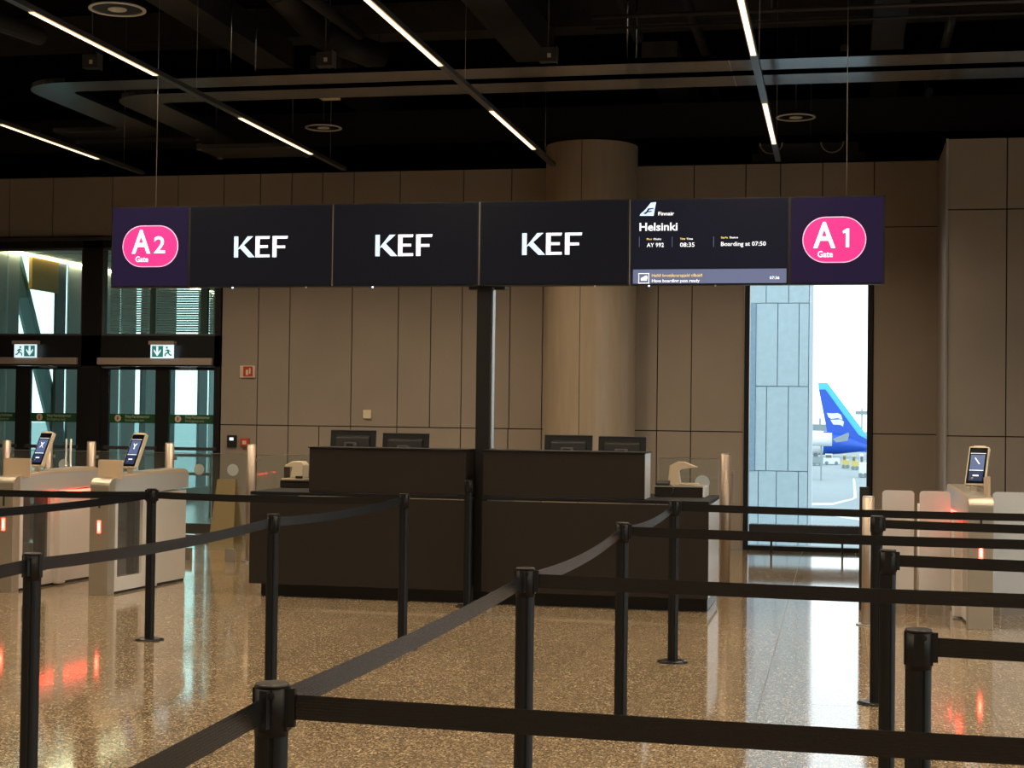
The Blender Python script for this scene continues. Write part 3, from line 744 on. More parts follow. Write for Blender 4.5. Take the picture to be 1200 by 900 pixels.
MB().prism([(p.x, p.z) for p in pl], 'y', y, y+.002).build('tail_logo', 'text_blue', fs)
pl = [at(px, py, SY) for px, py in ((754, 250.5), (757.5, 248), (759.5, 244.5), (766, 243.7), (765.8, 245), (760.8, 245.8), (760, 247.6), (764, 247.2), (763.5, 248.4), (759.3, 248.9), (757, 251))]
MB().prism([(p.x, p.z) for p in pl], 'y', y-.002, y-.0005).build('logo_letter', 'screen_navy', fs)
gb = gate_sign(-.385, .335, 'A', '1', 'purple hanging sign with pink badge reading A1 Gate, at the right end', -.285, .195, 2.69, 3.045)
for o, x in ((ga, -5.655), (gb, .045)):
    MB().cyl((x, SY+.045, SZ1), (x, SY+.045, 6.2), .003, 6).build('suspension_wire', 'alu', o)
for o, x in ((ks[0], -4.94), (ks[0], -4.3), (ks[1], -3.73), (ks[2], -1.9), (fs, -1.47), (fs, -.95)):
    MB().box(x-.006, x+.006, SY-.002, SY+.006, SZ0-.012, SZ0).build('status_light', 'blue_pin' if x in (-4.94, -3.73, -1.47) else 'cream_plastic', o)
for o, x in ((ks[1], -2.842), (ks[2], -1.626), (ks[0], -4.075)):
    MB().box(x-.0035, x+.0035, SY-.004, SY-.0005, SZ0+.005, SZ1-.005).build('edge_strip', 'alu', o)
# supporting pole between the two desks
pp = thing('screen_pole', (-2.79, 12.42, 0), 'square black pole between the desks holding up the row of screens', 'pole')
MB().box(-2.865, -2.75, 12.44, 12.56, 0, SZ0-.005).build('shaft', 'pole_black', pp, bevel=.004)
MB().box(-2.750, -2.738, 12.47, 12.56, 1.22, SZ0-.005).build('edge_trim', 'alu', pp)
MB().box(-2.95, -2.65, 12.51, 12.60, SZ0-.02, 2.9).build('bracket', 'black_soft', pp)

# ------------------------------------------------------------------ service desks
DY = 12.15
def desk(x0, x1, ux0, ux1, label, name='service_desk'):
    o = thing(name, ((x0+x1)/2, DY, 0), label, 'desk')
    MB().box(x0+.07, x1-.012, DY+.10, 13.2, 0, .10).build('plinth', 'plinth_black', o)
    MB().box(x0, x1, DY, DY+.025, .105, .815).build('front_panel', 'desk_laminate', o, bevel=.002)
    MB().box(x0, x0+.025, DY+.026, 13.25, .105, .815).build('side_panel', 'desk_laminate', o)
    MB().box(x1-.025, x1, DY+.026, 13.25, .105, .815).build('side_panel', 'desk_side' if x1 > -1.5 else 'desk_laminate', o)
    MB().box(x0, x1, DY+.004, 13.25, .822, .848).build('worktop', 'desk_top', o, bevel=.002)
    MB().box(ux0, ux1, DY+.02, DY+.045, .853, 1.205).build('upper_front', 'desk_laminate', o, bevel=.002)
    MB().box(ux0, ux0+.025, DY+.046, DY+.40, .853, 1.205).build('upper_side', 'desk_laminate', o)
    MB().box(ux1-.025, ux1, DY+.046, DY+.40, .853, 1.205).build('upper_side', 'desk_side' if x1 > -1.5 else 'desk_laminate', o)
    MB().box(ux0-.01, ux1+.01, DY+.01, DY+.43, 1.206, 1.214).build('transaction_shelf', 'desk_top', o, bevel=.002)
    return o
desk(-4.66, -2.875, -4.17, -2.875, 'black two-level service desk, the left one of the pair')
desk(-2.735, -.965, -2.735, -1.46, 'black two-level service desk, the right one under the flight screen')
o = thing('counter_box', (-1.25, 12.85, .85), 'low black box with white end on the right desk below the boarding scanner', 'box')
MB().box(-1.45, -1.065, 12.78, 13.15, .85, .925).build('body', 'desk_laminate', o)
MB().box(-1.063, -1.045, 12.775, 13.155, .85, .93).build('end_panel', 'white_plastic', o)
MB().box(-1.45, -1.065, 12.775, 13.155, .927, .935).build('lid', 'alu', o)
o = thing('counter_box', (-4.5, 12.85, .85), 'low black box on the left end of the left desk', 'box')
MB().box(-4.66, -4.22, 12.85, 13.2, .85, .90).build('body', 'desk_laminate', o)
MB().box(-4.66, -4.22, 12.845, 13.205, .902, .91).build('lid', 'black_soft', o)
def monitor(x0, x1, ztop, label):
    cx = (x0+x1)/2; Y_ = 12.9
    o = thing('monitor', (cx, Y_, .85), label, 'monitor', 'desk monitors seen from behind')
    def R(y, z): return (y, z)
    m = MB(); m.prism([(Y_-.012, ztop-.30), (Y_+.022, ztop-.30), (Y_+.05, ztop), (Y_+.028, ztop)], 'x', x0, x1); m.build('shell', 'monitor_black', o, bevel=.005)
    m = MB(); m.prism([(Y_-.040, ztop-.26), (Y_-.009, ztop-.27), (Y_+.018, ztop-.04), (Y_-.0, ztop-.06)], 'x', x0+.05, x1-.05); m.build('rear_housing', 'monitor_black', o, bevel=.01)
    MB().box(x0+.002, x1-.002, Y_+.02, Y_+.052, ztop-.003, ztop+.003).build('bezel_edge', 'grey_plastic', o)
    MB().box(cx-.05, cx+.05, Y_-.07, Y_-.02, ztop-.16, ztop-.10).build('mount_plate', 'grey_plastic', o)
    MB().box(cx-.03, cx+.03, Y_-.075, Y_-.045, .86, ztop-.11).build('stand_column', 'black_soft', o)
    MB().box(cx-.12, cx+.12, Y_-.13, Y_+.08, .85, .862).build('stand_foot', 'black_soft', o)
monitor(-4.24, -3.84, 1.345, 'black monitor seen from behind, farthest left on the left desk')
monitor(-3.78, -3.375, 1.325, 'black monitor seen from behind, right one on the left desk')
monitor(-2.385, -1.985, 1.33, 'black monitor seen from behind, left one on the right desk')
monitor(-1.935, -1.54, 1.325, 'black monitor seen from behind, right one on the right desk')
# boarding pass scanners
o = thing('boarding_scanner', (-1.25, 13.0, .935), 'beige arched boarding pass scanner on the right desk', 'scanner')
X0, X1 = -1.365, -1.145
m = MB(); m.prism([(X0, .937), (X0+.12, .937), (X0+.10, .955), (X0+.085, 1.05), (X0+.105, 1.065), (X1+.02, 1.085), (X1-.0, 1.09), (X0+.13, 1.125), (X0+.08, 1.127), (X0+.015, 1.095)], 'y', 12.95, 13.07)
m.build('arm', 'beige_plastic', o, bevel=.003)
MB().box(X0+.09, X1+.03, 12.95, 13.09, .937, .952).build('tray', 'beige_plastic', o, bevel=.003)
MB().box(X0-.045, X0-.002, 12.93, 12.98, .937, .972).build('reader', 'black_soft', o)
o = thing('boarding_scanner', (-4.57, 13.05, .91), 'cream hooded boarding pass scanner on the left desk', 'scanner')
m = MB(); m.prism([(-4.615, .925), (-4.50, .925), (-4.495, 1.04), (-4.52, 1.07), (-4.60, 1.072), (-4.665, 1.035), (-4.67, 1.02), (-4.60, 1.02)], 'y', 12.97, 13.12)
m.build('hood', 'cream_plastic', o, bevel=.008)
MB().box(-4.69, -4.50, 12.96, 13.13, .91, .924).build('tray', 'cream_plastic', o, bevel=.003)
MB().box(-4.672, -4.666, 12.98, 13.11, .926, 1.02).build('guard', 'black_gloss', o)
MB().box(-4.56, -4.50, 12.955, 12.968, .926, .945).build('reader', 'black_soft', o)
o = thing('card_terminal', (-1.42, 12.75, .85), 'small black card terminal with a dangling cable on the right desk', 'terminal')
MB().prism([(12.80, .935), (12.92, .935), (12.92, .975), (12.80, .955)], 'x', -1.44, -1.34).build('body', 'black_soft', o, bevel=.004)
MB().tube([(-1.34, 12.82, .945), (-1.30, 12.77, .93), (-1.30, 12.75, .89), (-1.33, 12.74, .86), (-1.38, 12.72, .853)], .004, 6).build('cable', 'black_soft', o)

# ------------------------------------------------------------------ glass and steel behind the desks
def steel_post(x, y, h, label, r=.04, group=None, foot=True, plate_=False):
    o = thing('steel_post', (x, y, 0), label, 'post', group)
    MB().cyl((x, y, .006), (x, y, h), r, 20).build('shaft', 'steel_post', o)
    MB().cyl((x, y, h), (x, y, h+.008), r*.92, 20).build('cap', 'alu', o)
    MB().cyl((x, y, 0), (x, y, .008), r*1.9, 24).build('foot_plate', 'alu', o)
    for z in (.45, 1.0) if h > 1.05 else (.4, .8): MB().box(x+r*.8, x+r+.03, y-.012, y+.012, z, z+.03).build('clamp', 'alu', o)
    return o
for x, l in ((-8.42, 'round steel glass-barrier post at the far left edge before the doors'), (-7.955, 'round steel glass-barrier post left of the left face kiosk'), (-7.475, 'round steel glass-barrier post right of the left face kiosk'),
             (-6.62, 'round steel glass-barrier post just right of the second face kiosk'), (-5.745, 'round steel glass-barrier post left of the left service desk')):
    steel_post(x, 15.0, 1.165, l, .045, 'steel posts of the glass barrier')
steel_post(-.965, 14.0, 1.17, 'round steel post between the right desk and the tall window', .045)
steel_post(.215, 11.82, .925, 'short round bronze-toned post right of the tall window', .043)
MB().box(-.915, -.895, 13.98, 14.02, .75, 1.0).build('latch', 'steel_post', [o for o in COL.objects if o.name.startswith('steel_post') and abs(o.location.x+.965) < 1e-3][0])
def glass_panel(x0, x1, y, z0, z1, label, dots=(), mt='clear_glass', group=None, cat='glass barrier'):
    o = thing('glass_barrier', ((x0+x1)/2, y, z0), label, cat, group)
    MB().box(x0, x1, y, y+.012, z0, z1).build('pane', mt, o)
    m = MB(); m.box(x0, x1, y-.001, y+.013, z1, z1+.005); m.build('top_edge', 'alu', o)
    for dx, dz, r in dots: MB().cyl((dx, y-.003, dz), (dx, y-.001, dz), r, 28).build('marker_dot', 'sticker_white', o)
    MB().box(x0+.1, x0+.2, y-.02, y+.03, 0, z0+.02).build('shoe', 'alu', o); MB().box(x1-.2, x1-.1, y-.02, y+.03, 0, z0+.02).build('shoe', 'alu', o)
glass_panel(-9.6, -8.47, 15.0, .1, 1.07, 'clear glass barrier panel at the far left behind the gates')
glass_panel(-8.37, -8.00, 15.0, .1, 1.07, 'narrow clear glass barrier panel left of the left face kiosk')
glass_panel(-7.90, -7.53, 15.0, .1, 1.07, 'narrow clear glass barrier panel behind the left face kiosk', ((-7.78, .93, .055),))
glass_panel(-7.42, -6.67, 15.0, .1, 1.07, 'clear glass barrier panel between the two face kiosks', ((-7.33, .93, .055),))
glass_panel(-6.57, -5.80, 15.0, .1, 1.07, 'clear glass barrier panel in front of the beige wall with a white dot', ((-6.30, .91, .055), (-5.94, .91, .06)))
glass_panel(-5.69, -5.0, 15.0, .1, 1.07, 'clear glass barrier panel behind the left end of the left desk', ())
glass_panel(-1.55, -1.03, 14.0, .1, 1.13, 'clear glass barrier panel behind the beige scanner with white dots', ((-1.42, .90, .06), (-1.06-.11, .92, .065)))
# slim door handle frame at left
o = thing('glass_door_handle', (-7.6, 14.6, 0), 'pair of slim steel uprights beside the left face kiosk', 'handle')
for x in (-7.60, -7.55): MB().cyl((x, 14.7, 0), (x, 14.7, 1.2), .012, 10).build('upright', 'alu', o)

# ------------------------------------------------------------------ boarding e-gates
def kiosk(parent, x, y, z, mirror=1):
    """tilted face terminal on a short neck (local coordinates)"""
    W_, H_, T_ = .15, .31, .035
    e = MB().prism(rrect(-W_/2, W_/2, 0, H_, .012, 4), 'y', 0, T_)
    k = e.build('terminal', 'cream_plastic', parent, world=False, bevel=.004)
    k.location = (x, y, z+.045); k.rotation_euler = (math.radians(-24), 0, math.radians(-20) - parent.rotation_euler.z)
    # parts on the terminal
    MB().box(-W_/2+.01, W_/2-.008, -.004, -.0005, .012, H_-.012).build('glass_face', 'black_gloss', k, world=False)
    MB().box(-W_/2+.024, W_/2-.022, -.006, -.0045, .115, H_-.07).build('display', 'kiosk_screen', k, world=False)
    MB().box(-W_/2+.024, W_/2-.022, -.006, -.0045, .03, .112).build('display_footer', 'kiosk_screen_low', k, world=False)
    m = MB(); m.box(-W_/2+.02, W_/2-.018, -.006, -.0045, H_-.060, H_-.057); m.box(-W_/2+.024, W_/2-.022, -.0066, -.0061, .112, .117); m.box(-.022, .022, -.0066, -.0061, .068, .078)
    m.build('display_lines', 'text_white', k, world=False)
    m = MB()
    S_ = {'X': [(-.018, .165, .018, .215), (.018, .165, -.018, .215)], 'Y': [(0, .165, 0, .19), (0, .19, -.018, .215), (0, .19, .018, .215)], 'I': [(.018, .165, -.018, .215)]}[mirror]
    for xa, za, xb, zb in S_: m.prism([(xa-.005, za), (xa+.005, za), (xb+.005, zb), (xb-.005, zb)], 'y', -.0066, -.0061)
    m.build('display_symbol', 'text_white', k, world=False)
    MB().box(-.045, .045, .004, .03, H_, H_+.008).build('camera_cap', 'cream_plastic', k, world=False)
    MB().box(x-.022, x+.022, y+.02, y+.06, z-.06, z+.10).build('neck', 'gate_warm', parent, world=False, bevel=.004)
    return k
def egate(loc, rz, label, side=1, lane=True, sym='X'):
    """side=+1: lane panel on the +x face is the one the photograph shows"""
    o = thing('boarding_gate', loc, label, 'gate', 'automatic boarding gates', rz)
    W = .175; L = 1.33
    B = lambda: MB()
    # front pillar with rounded head
    pts = [(0, 0), (.0, .84)] + [(.07-.07*math.cos(t), .87+.07*math.sin(t)) for t in [math.pi/2*k/6 for k in range(7)]] + [(.10, .94), (.10, 0)]
    m = B(); m.prism(pts, 'x', 0, W); m.build('front_pillar', 'gate_steel', o, world=False, bevel=.003)
    # rising top cover
    cap = [(.10, .80), (.10, .945), (.55, .975), (L-.12, .99), (L-.04, .975), (L, .93), (L, .82), (.8, .80)]
    B().prism([(.10, .93), (.10, .945), (.55, .975), (L-.12, .99), (L-.04, .975), (L, .93), (L, .925), (L-.06, .955), (.55, .955)], 'x', .002, W-.002).build('lid', 'gate_warm', o, world=False)
    B().prism(cap, 'x', 0.004, W-.004).build('top_cover', 'gate_cap', o, world=False, bevel=.004)
    # lane body: framed window section, hinge pylon, rear section
    x0, x1 = .03, W-.012
    m = B(); m.box(x0, x1, .101, .16, 0.02, .80); m.box(x0, x1, .16, .60, .02, .13); m.box(x0, x1, .56, .60, .13, .80)
    m.build('window_frame', 'gate_white', o, world=False)
    B().box(x0+.03, x1-.03, .16, .56, .13, .80).build('window_pane', 'gate_window', o, world=False)
    m = B(); m.box(x0+.05, x1-.05, .44, .56, .131, .799); m.build('inner_mechanism', 'black_soft', o, world=False)
    px0, px1 = (x1-.01, x1+.055) if side > 0 else (x0-.055, x0+.01)
    B().box(px0, px1, .62, .72, .01, .80).build('hinge_pylon', 'gate_white', o, world=False, bevel=.01)
    m = B(); m.box(x0+.005, x1-.005, .601, L-.015, .02, .80); m.build('rear_body', 'gate_white', o, world=False, bevel=.003)
    B().box(x0+.01, x1-.01, .12, L-.03, 0, .02).build('skirting', 'black_soft', o, world=False)
    m = B(); m.box(x0-.001, x1+.001, .101, .60, .012, .02)
    B().box(W/2-.008, W/2+.008, -.003, -.0005, .70, .785).build('card_slot', 'black_soft', o, world=False)
    B().box(W/2-.014, W/2+.014, -.004, -.0005, .50, .60).build('status_lamp', 'red_light', o, world=False)
    B().box(W/2-.005, W/2+.005, -.006, -.0042, .52, .58).build('status_lamp_core', 'red_core', o, world=False)
    xx = W-.004 if side > 0 else .001
    if lane: B().box(xx-.004, xx+.007, .35, 1.25, .780, .798).build('lane_light', 'red_lane', o, world=False)
    kiosk(o, W*.55, .42, .97, sym)
    return o
g1 = egate((-5.905, 11.84, 0), math.radians(-5), 'steel and white boarding gate with a face kiosk, nearest the left desk', 1, False, 'Y')
g2 = egate((-6.735, 11.82, 0), math.radians(-5), 'steel and white boarding gate with a face kiosk, cut by the left edge', 1)
MB().prism(rrect(-.01, .21, .93, 1.085, .012, 4), 'y', .13, .15).build('shield_plate', 'gate_warm', g1, world=False)
MB().prism(rrect(-.01, .24, .93, 1.085, .012, 4), 'y', .13, .15).build('shield_plate', 'gate_warm', g2, world=False)
g3 = egate((.915, 11.78, 0), math.radians(3), 'steel and white boarding gate with a face kiosk, at the right edge', -1, sym='I')
MB().prism([(.10, .93), (.30, .93), (.30, 1.075), (.10, 1.09)], 'x', .145, .165).build('shield_plate', 'gate_warm', g3, world=False)
# third left gate's neighbour partly hidden behind: glass flaps across the lane
def flap(x0, x1, y, label, z0=.10, z1=.945, mt='frosted_glass'):
    o = thing('glass_flap', ((x0+x1)/2, y, 0), label, 'glass flap', 'frosted glass gate flaps')
    MB().prism(rrect(x0, x1, z0, z1, .03, 6), 'y', y, y+.012).build('pane', mt, o)
    MB().box(x0+.06, x1-.06, y-.01, y+.022, 0, z0+.01).build('pivot_shoe', 'alu', o)
flap(.335, .575, 12.6, 'frosted glass flap nearest the short bronze-toned post')
flap(.615, .845, 12.6, 'frosted glass flap just left of the right boarding gate')
flap(1.165, 1.65, 12.7, 'wide frosted glass flap right of the right boarding gate')
MB().box(.255, .33, 11.9, 11.93, .80, .83).build('arm', 'steel_post', [o for o in COL.objects if o.name.startswith('steel_post') and abs(o.location.x-.215) < 1e-3][0])
o = thing('small_reader', (.20, 12.6, 0), 'thin black reader pillar just behind the short bronze-toned post', 'reader')
MB().box(.165, .235, 12.75, 12.80, 0, .96).build('pillar', 'black_soft', o)
# rack glimpsed behind the frosted flap
o = thing('sign_holder', (.72, 13.6, 0), 'pale wire rack blurred behind the second frosted flap', 'rack')
for x in (.655, .80): MB().cyl((x, 13.6, 0), (x, 13.6, .80), .010, 8).build('upright', 'white_plastic', o)
for k in range(6): MB().box(.67, .785, 13.58, 13.60, .42+k*.065, .455+k*.065).build('tray', 'white_plastic', o)

# ------------------------------------------------------------------ queue posts and belts
HT = .98
def make_post():
    o = bpy.data.objects.new('queue_post', None); COL.objects.link(o)
    r = .0305; m = MB(); n = 32
    # shaft with four shallow grooves
    prof = []
    for i in range(64):
        t = 2*math.pi*i/64; g = min(abs(((math.degrees(t)-22) % 90)), 90-((math.degrees(t)-22) % 90))
        rr = r - (.0035 if g < 6 else 0); prof.append((rr*math.cos(t), rr*math.sin(t)))
    m.prism(prof, 'z', .012, .885); m.build('shaft', 'post_black', o, world=False)
    m = MB(); m.cyl((0, 0, .885), (0, 0, HT-.006), .031, 32)
    for a in range(4):
        c, s = math.cos(a*math.pi/2), math.sin(a*math.pi/2)
        q = [(.024, -.012), (.0335, -.012), (.0335, .012), (.024, .012)]
        m.prism([(c*u-s*v, s*u+c*v) for u, v in q], 'z', .895, HT-.008)
    m.build('belt_head', 'post_black', o, world=False)
    m = MB(); m.cyl((0, 0, HT-.0055), (0, 0, HT), .0325, 32, r1=.030); m.build('cap', 'post_cap', o, world=False)
    m = MB(); m.cyl((.012, -.033, HT-.018), (.012, -.038, HT-.018), .006, 12); m.build('lock_screw', 'base_metal', o, world=False)
    m = MB(); m.cyl((0, 0, 0), (0, 0, .006), .095, 40); m.cyl((0, 0, .006), (0, 0, .012), .092, 40, r1=.07); m.build('base', 'base_metal', o, world=False)
    return o
proto = make_post(); first = [True]
def post(x, y, label, inside=True):
    o = proto if first[0] else copy_tree(proto); first[0] = False
    o.location = (x, y, 0); tag(o, label, 'queue post', 'black belt barrier posts'); return o
post(-1.01, 2.76, 'black queue post nearest the camera, its head showing at the bottom left')
post(-1.0, 5.10, 'black queue post in the middle foreground, second of the diagonal line')
post(-1.0, 7.48, 'black queue post third of the diagonal line, before the right desk')
post(-.975, 9.65, 'black queue post with visible round base before the right desk end')
post(-2.735, 5.06, 'thick-looking black queue post close to the left edge of the picture')
post(-2.735, 7.45, 'black queue post standing behind the nearest post, before the left desk corner')
post(-2.69, 9.70, 'black queue post in front of the middle of the left desk')
post(-4.365, 9.62, 'black queue post with round base in front of the left boarding gate')
post(-2.81, 12.0, 'black queue post standing against the desks beside the square pole')
post(.20, 8.53, 'black queue post farthest back on the right, before the tall window')
post(.19, 6.29, 'black queue post on the right, middle of the three beside the frosted flaps')
post(.19, 3.90, 'short-looking black queue post lowest at the right of the picture')
def outpost(x, y, l): post(x, y, l, False)
RX = 2.35
for y, l in ((2.76, 'nearest'), (5.10, 'third nearest'), (7.48, 'fifth nearest'), (9.65, 'farthest')):
    outpost(RX, y, 'black queue post out of frame at right holding the %s crosswise belt' % l)
for y, l in ((3.90, 'lowest'), (6.29, 'middle'), (8.53, 'highest')):
    outpost(RX+.35, y, 'black queue post out of frame at right ending the %s short belt' % l)
outpost(-1.01, .40, 'black queue post out of frame below, tied to the nearest post')
outpost(-2.735, 2.70, 'black queue post out of frame at left tied to the left edge post')
outpost(-6.2, 9.62, 'black queue post out of frame at left at the end of the level belt')
outpost(-4.365, 7.3, 'black queue post out of frame at left in the same line as the gate post')

def belt(a, b, label, sag=.012, z=.938):
    A = Vector((a[0], a[1], 0)); B_ = Vector((b[0], b[1], 0)); d = (B_-A).normalized(); A = A+d*.031; B_ = B_-d*.031
    n = Vector((-d.y, d.x, 0))*.0009; N = 16; h = .0225
    me = bpy.data.meshes.new('barrier_belt'); v = []; f = []; uv = []
    for i in range(N+1):
        t = i/N; p = A.lerp(B_, t); zz = z - sag*4*t*(1-t)
        tw = 0
        for s in (1, -1):
            for q in (-1, 1): v.append((p.x+s*n.x, p.y+s*n.y, zz+q*h))
    for i in range(N):
        k = i*4
        f += [(k, k+4, k+5, k+1), (k+2, k+3, k+7, k+6), (k+1, k+5, k+7, k+3), (k, k+2, k+6, k+4)]
    me.from_pydata(v, [], f); ul = me.uv_layers.new(name='UVMap')
    L_ = (B_-A).length
    for p in me.polygons:
        p.use_smooth = False
        for li in p.loop_indices:
            vi = me.loops[li].vertex_index; ul.data[li].uv = (vi//4/N*L_*3, (vi % 2))
    me.materials.append(MAT['belt_black'])
    o = thing('barrier_belt', (A.x, A.y, z), label, 'belt', 'black retractable belts')
    w_ = bpy.data.objects.new('webbing', me); COL.objects.link(w_); w_.parent = o; w_.location = -o.location
    e = d*.018
    for P0, sg in ((A, 1), (B_, -1)):
        m = MB(); q = P0; nx = Vector((-d.y, d.x, 0))
        c = [q+nx*.010, q-nx*.010, q-nx*.006+sg*d*.014, q+nx*.006+sg*d*.014]
        m.prism([(p.x, p.y) for p in c], 'z', z-.036, z+.034)
        m.build('clip', 'post_black', o)
    return o
belt((-1.01, 2.76), (-1.0, 5.10), 'black belt rising diagonally from the nearest post to the middle foreground post')
belt((-1.0, 5.10), (-1.0, 7.48), 'black belt with pale sheen between second and third posts of the diagonal line', .03)
belt((-1.0, 7.48), (-.975, 9.65), 'bright-sheened black belt at the far end of the diagonal line', .03)
belt((-1.01, 2.76), (-1.01, .40), 'black belt leaving the bottom left of the picture from the nearest post')
belt((-1.01, 2.76), (RX, 2.76), 'broad black belt across the bottom right, the nearest crosswise one')
belt((-1.0, 5.10), (RX, 5.10), 'black crosswise belt from the middle foreground post to the right edge')
belt((-1.0, 7.48), (RX, 7.48), 'black crosswise belt from the third post of the diagonal line to the right edge')
belt((-.975, 9.65), (RX, 9.65), 'black crosswise belt farthest back, passing before the tall window')
belt((.20, 8.53), (RX+.35, 8.53), 'short black belt from the farthest right post to the right edge')
belt((.19, 6.29), (RX+.35, 6.29), 'short black belt from the middle right post to the right edge')
belt((.19, 3.90), (RX+.35, 3.90), 'short black belt from the lowest right post to the right edge')
belt((-2.735, 5.06), (-2.735, 7.45), 'dark blue-sheened belt from the left edge post toward the desk corner', .02)
belt((-2.735, 7.45), (-2.69, 9.70), 'blue-sheened belt passing in front of the left desk', .02)
belt((-2.735, 5.06), (-2.735, 2.70), 'black belt running off the left edge from the thick-looking post')
belt((-4.365, 9.62), (-6.2, 9.62), 'level black belt running off the left edge past the boarding gates')
belt((-4.365, 9.62), (-2.69, 9.70), 'level black belt from the gate-side post across the left desk front')
belt((-4.365, 9.62), (-4.365, 7.3), 'slanting black belt below the level one at the left edge')

# ------------------------------------------------------------------ outdoors: stone wing, apron, aircraft
ap = struct(MB().box(-400, 400, -200, 900, -4.3, -4).build('ground', 'apron'))
YW = 34.0; KW = YW/26.0
def wz(z): return EYE+(z-EYE)*KW
wing = thing('stone_wing', (-3, YW, -4), 'pale grey stone-clad building wing filling the left part of the tall window', 'building')
MB().box(-7.9, -.470*KW, YW+.03, YW+.6, -4, 11).build('core', 'stone_dark', wing)
g_ = .009
def sp(x0, x1, z0, z1): MB().box(x0*KW+g_, x1*KW-g_, YW, YW+.028, wz(z0)+g_, wz(z1)-g_).build('stone_panel', 'stone', wing)
rows = [(5.6, 8.0, (-6, -4, -2.3, -1.55, -1.17, -.81, -.48)), (3.38, 5.6, (-6, -4, -2.3, -1.9, -1.50, -1.17, -.81, -.48)), (2.03, 3.38, (-6, -4, -2.3, -1.75, -1.33, -.98, -.64, -.48)),
        (.66, 2.03, (-6, -4, -2.3, -1.75, -1.33, -1.15, -.80, -.48)), (-.72, .66, (-6, -4, -2.3, -1.9, -1.5, -1.27, -.98, -.63, -.48)), (-2.6, -.72, (-6, -4, -2.3, -1.9, -1.5, -1.15, -.80, -.48))]
for z0, z1, xs_ in rows:
    for a_, b_ in zip(xs_, xs_[1:]):
        if not (b_ <= -1.32 and a_ >= -1.8 and z1 < 3.5 and z0 > .6): sp(a_, b_, z0, z1)
        else: sp(a_, -1.42, z0, z1)
MB().box(-1.42*KW, -1.33*KW, YW-.02, YW+.03, wz(.66), wz(3.38)).build('recess_strip', 'stone_dark', wing)
MB().box(-.476*KW, -.415*KW, YW-.01, YW+.5, -4, 11).build('corner_profile', 'far_white', wing)

YT = 250
def P(px, py, Y=YT): a = at(px, py, Y); return (a.x, a.z)
pln = thing('airliner', (0, YT, -4), 'parked airliner with a blue tail seen through the tall window', 'aircraft')
MB().prism([P(959.3, 456), P(958.8, 448.5), P(969.5, 448.5), P(1015, 509), P(1016, 514), P(1008, 514)], 'y', YT-.25, YT+.25).build('fin_edge', 'tail_cyan', pln)
MB().prism([P(959.6, 456.5), P(967.3, 456.5), P(1006, 509.5), P(1015.5, 514.5), P(1015.5, 530), P(985, 528), P(972, 518), P(969.5, 507)], 'y', YT-.4, YT+.4).build('fin', 'tail_blue', pln)
# fuselage: tapered body, nose to the left
m = MB(); n = 24; secs = []
for px, cy, rr in ((880, 519, 1.9), (950, 519, 1.9), (965, 519, 1.85), (985, 520, 1.55), (1002, 522, 1.05), (1014, 524, .62), (1019, 525, .3)):
    x_, z_ = P(px, cy); secs.append((x_, z_, rr))
def fus(secs, name, mt):
    m = MB()
    for (xa, za, ra), (xb, zb, rb) in zip(secs, secs[1:]):
        b = len(m.v)
        for x_, z_, rr in ((xa, za, ra), (xb, zb, rb)):
            for i in range(n):
                t = 2*math.pi*i/n; m.v.append((x_, YT+rr*math.cos(t), z_+rr*math.sin(t)))
        for i in range(n):
            j = (i+1) % n; m.smooth.add(len(m.f)); m.f.append((b+i, b+j, b+n+j, b+n+i)); m.m.append(0)
    return m.build(name, mt, pln)
fus(secs[:3], 'fuselage', 'aircraft_white'); fus(secs[2:], 'tail_cone', 'tail_blue')
MB().prism([P(976, 514), P(994, 506.5), P(995, 509), P(993, 516), P(980, 518)], 'y', YT-5, YT-4.7).build('tailplane', 'far_grey', pln)
# wave emblem on the fin
for k, pts in enumerate([((969, 484), (975, 484.5), (982, 484), (985.5, 486), (987.5, 492), (982, 490), (974, 491), (971, 489)),
                         ((973, 491.8), (979, 491.8), (985, 491.5), (989, 494), (988, 500), (985, 498), (976.5, 497.5)),]):
    MB().prism([P(*p) for p in pts], 'y', YT-.46, YT-.43).build('emblem', 'aircraft_white', pln)
# engine of a nearer aircraft, vehicles, hangar, mast
YN = 150
eng = thing('jet_engine', (at(960, 515, YN).x, YN, -4), 'white engine and wing of a nearer aircraft at the left of the apron view', 'engine')
a = at(950, 515, YN); b = at(975, 515, YN)
MB().cyl((a.x-1, YN, a.z), (b.x, YN, b.z), .62, 20).build('nacelle', 'aircraft_white', eng)
MB().box(a.x-2, b.x-.9, YN+.3, YN+6, a.z+.2, a.z+.45).build('wing', 'aircraft_white', eng)
MB().box(a.x+.9, a.x+1.05, YN, YN+.1, -4, a.z-.5).build('strut', 'far_grey', eng)
hg = thing('hangar', (-1, 420, -4), 'low grey-green building on the horizon left of the blue tail', 'building')
a = at(950, 497, 420); b = at(968, 497, 420); MB().box(a.x-10, b.x+3, 420, 430, -4, a.z).build('hall', 'far_grey', hg)
MB().box(at(961, 490, 418).x-.25, at(961, 490, 418).x+.25, 418, 418.5, -4, at(961, 490, 418).z).build('mast', 'far_grey', hg)
ms = thing('light_mast', (0, 300, -4), 'thin mast with lamps at the right edge of the window view', 'mast')
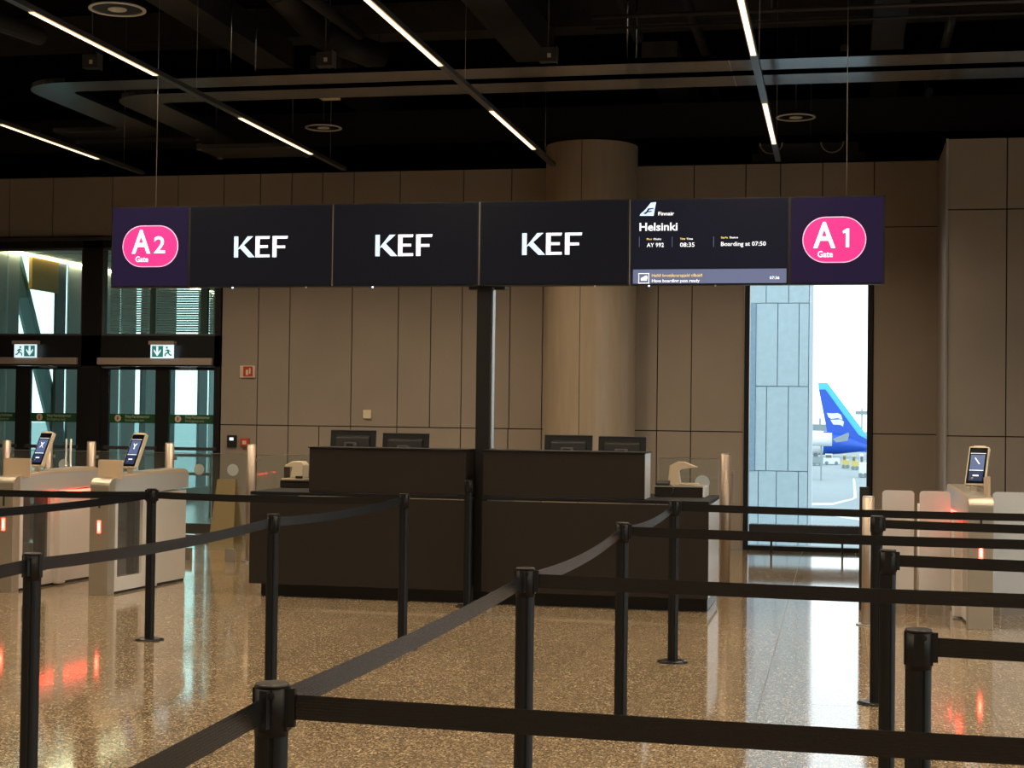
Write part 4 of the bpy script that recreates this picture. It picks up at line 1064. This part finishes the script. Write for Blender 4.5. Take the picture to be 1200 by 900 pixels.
a = at(1010, 491, 300); MB().cyl((a.x, 300, -4), (a.x, 300, a.z+2), .15, 8).build('pole', 'far_grey', ms)
MB().box(a.x-1.2, a.x+1.2, 299.8, 300.2, a.z+.8, a.z+1.5).build('lamp_head', 'far_grey', ms)
def vehicle(px0, px1, py0, py1, Y, mt, label, name='service_vehicle'):
    a = at(px0, py0, Y); b = at(px1, py1, Y); zb = -4
    o = thing(name, ((a.x+b.x)/2, Y, zb), label, 'vehicle'); h = a.z-zb; L_ = b.x-a.x
    MB().box(a.x, b.x, Y, Y+2, zb+.15, zb+h*.62).build('body', mt, o); MB().box(a.x+L_*.1, a.x+L_*.55, Y+.1, Y+1.9, zb+h*.62, zb+h).build('cab', mt, o)
    MB().box(a.x+L_*.14, a.x+L_*.5, Y-.02, Y+.02, zb+h*.66, zb+h*.9).build('window', 'grey_plastic', o)
    for q in (.2, .8): MB().cyl((a.x+L_*q, Y-.05, zb+.22), (a.x+L_*q, Y+.3, zb+.35), .22, 12).build('wheel', 'far_grey', o)
vehicle(952, 964, 529, 540, 200, 'far_grey', 'grey tug vehicle at the far left of the apron view')
vehicle(965, 984, 532, 540, 205, 'aircraft_white', 'white truck with dark windows under the airliner')
vehicle(987, 995, 533, 541, 190, 'yellow_paint', 'small yellow vehicle under the blue tail')
vehicle(998, 1006, 534, 542, 185, 'yellow_paint', 'yellow baggage cart vehicle right of the small yellow vehicle')
vehicle(1007, 1016, 532, 546, 160, 'aircraft_white', 'white van at the right edge of the window view')
# painted apron lines
m = MB()
def gp(px, py):
    d = fw + (px-600)/FPX*CR - (py-450)/FPX*CU; t = (-3.99-EYE)/d.z; return (d.x*t, d.y*t)
for pts in (((950, 592), (975, 592), (1000, 585.5), (1004, 583), (1002, 562), (1000, 560), (999.5, 561), (1000.5, 582), (999, 584), (975, 589.5), (950, 589.5)), ((955, 600), (1016, 609), (1016, 611), (955, 602))):
    m.quad([(*gp(*p), -3.99) for p in pts])
tag(m.build('taxi_line', 'paint_line'), 'pale curved line painted on the apron outside the tall window', 'marking')
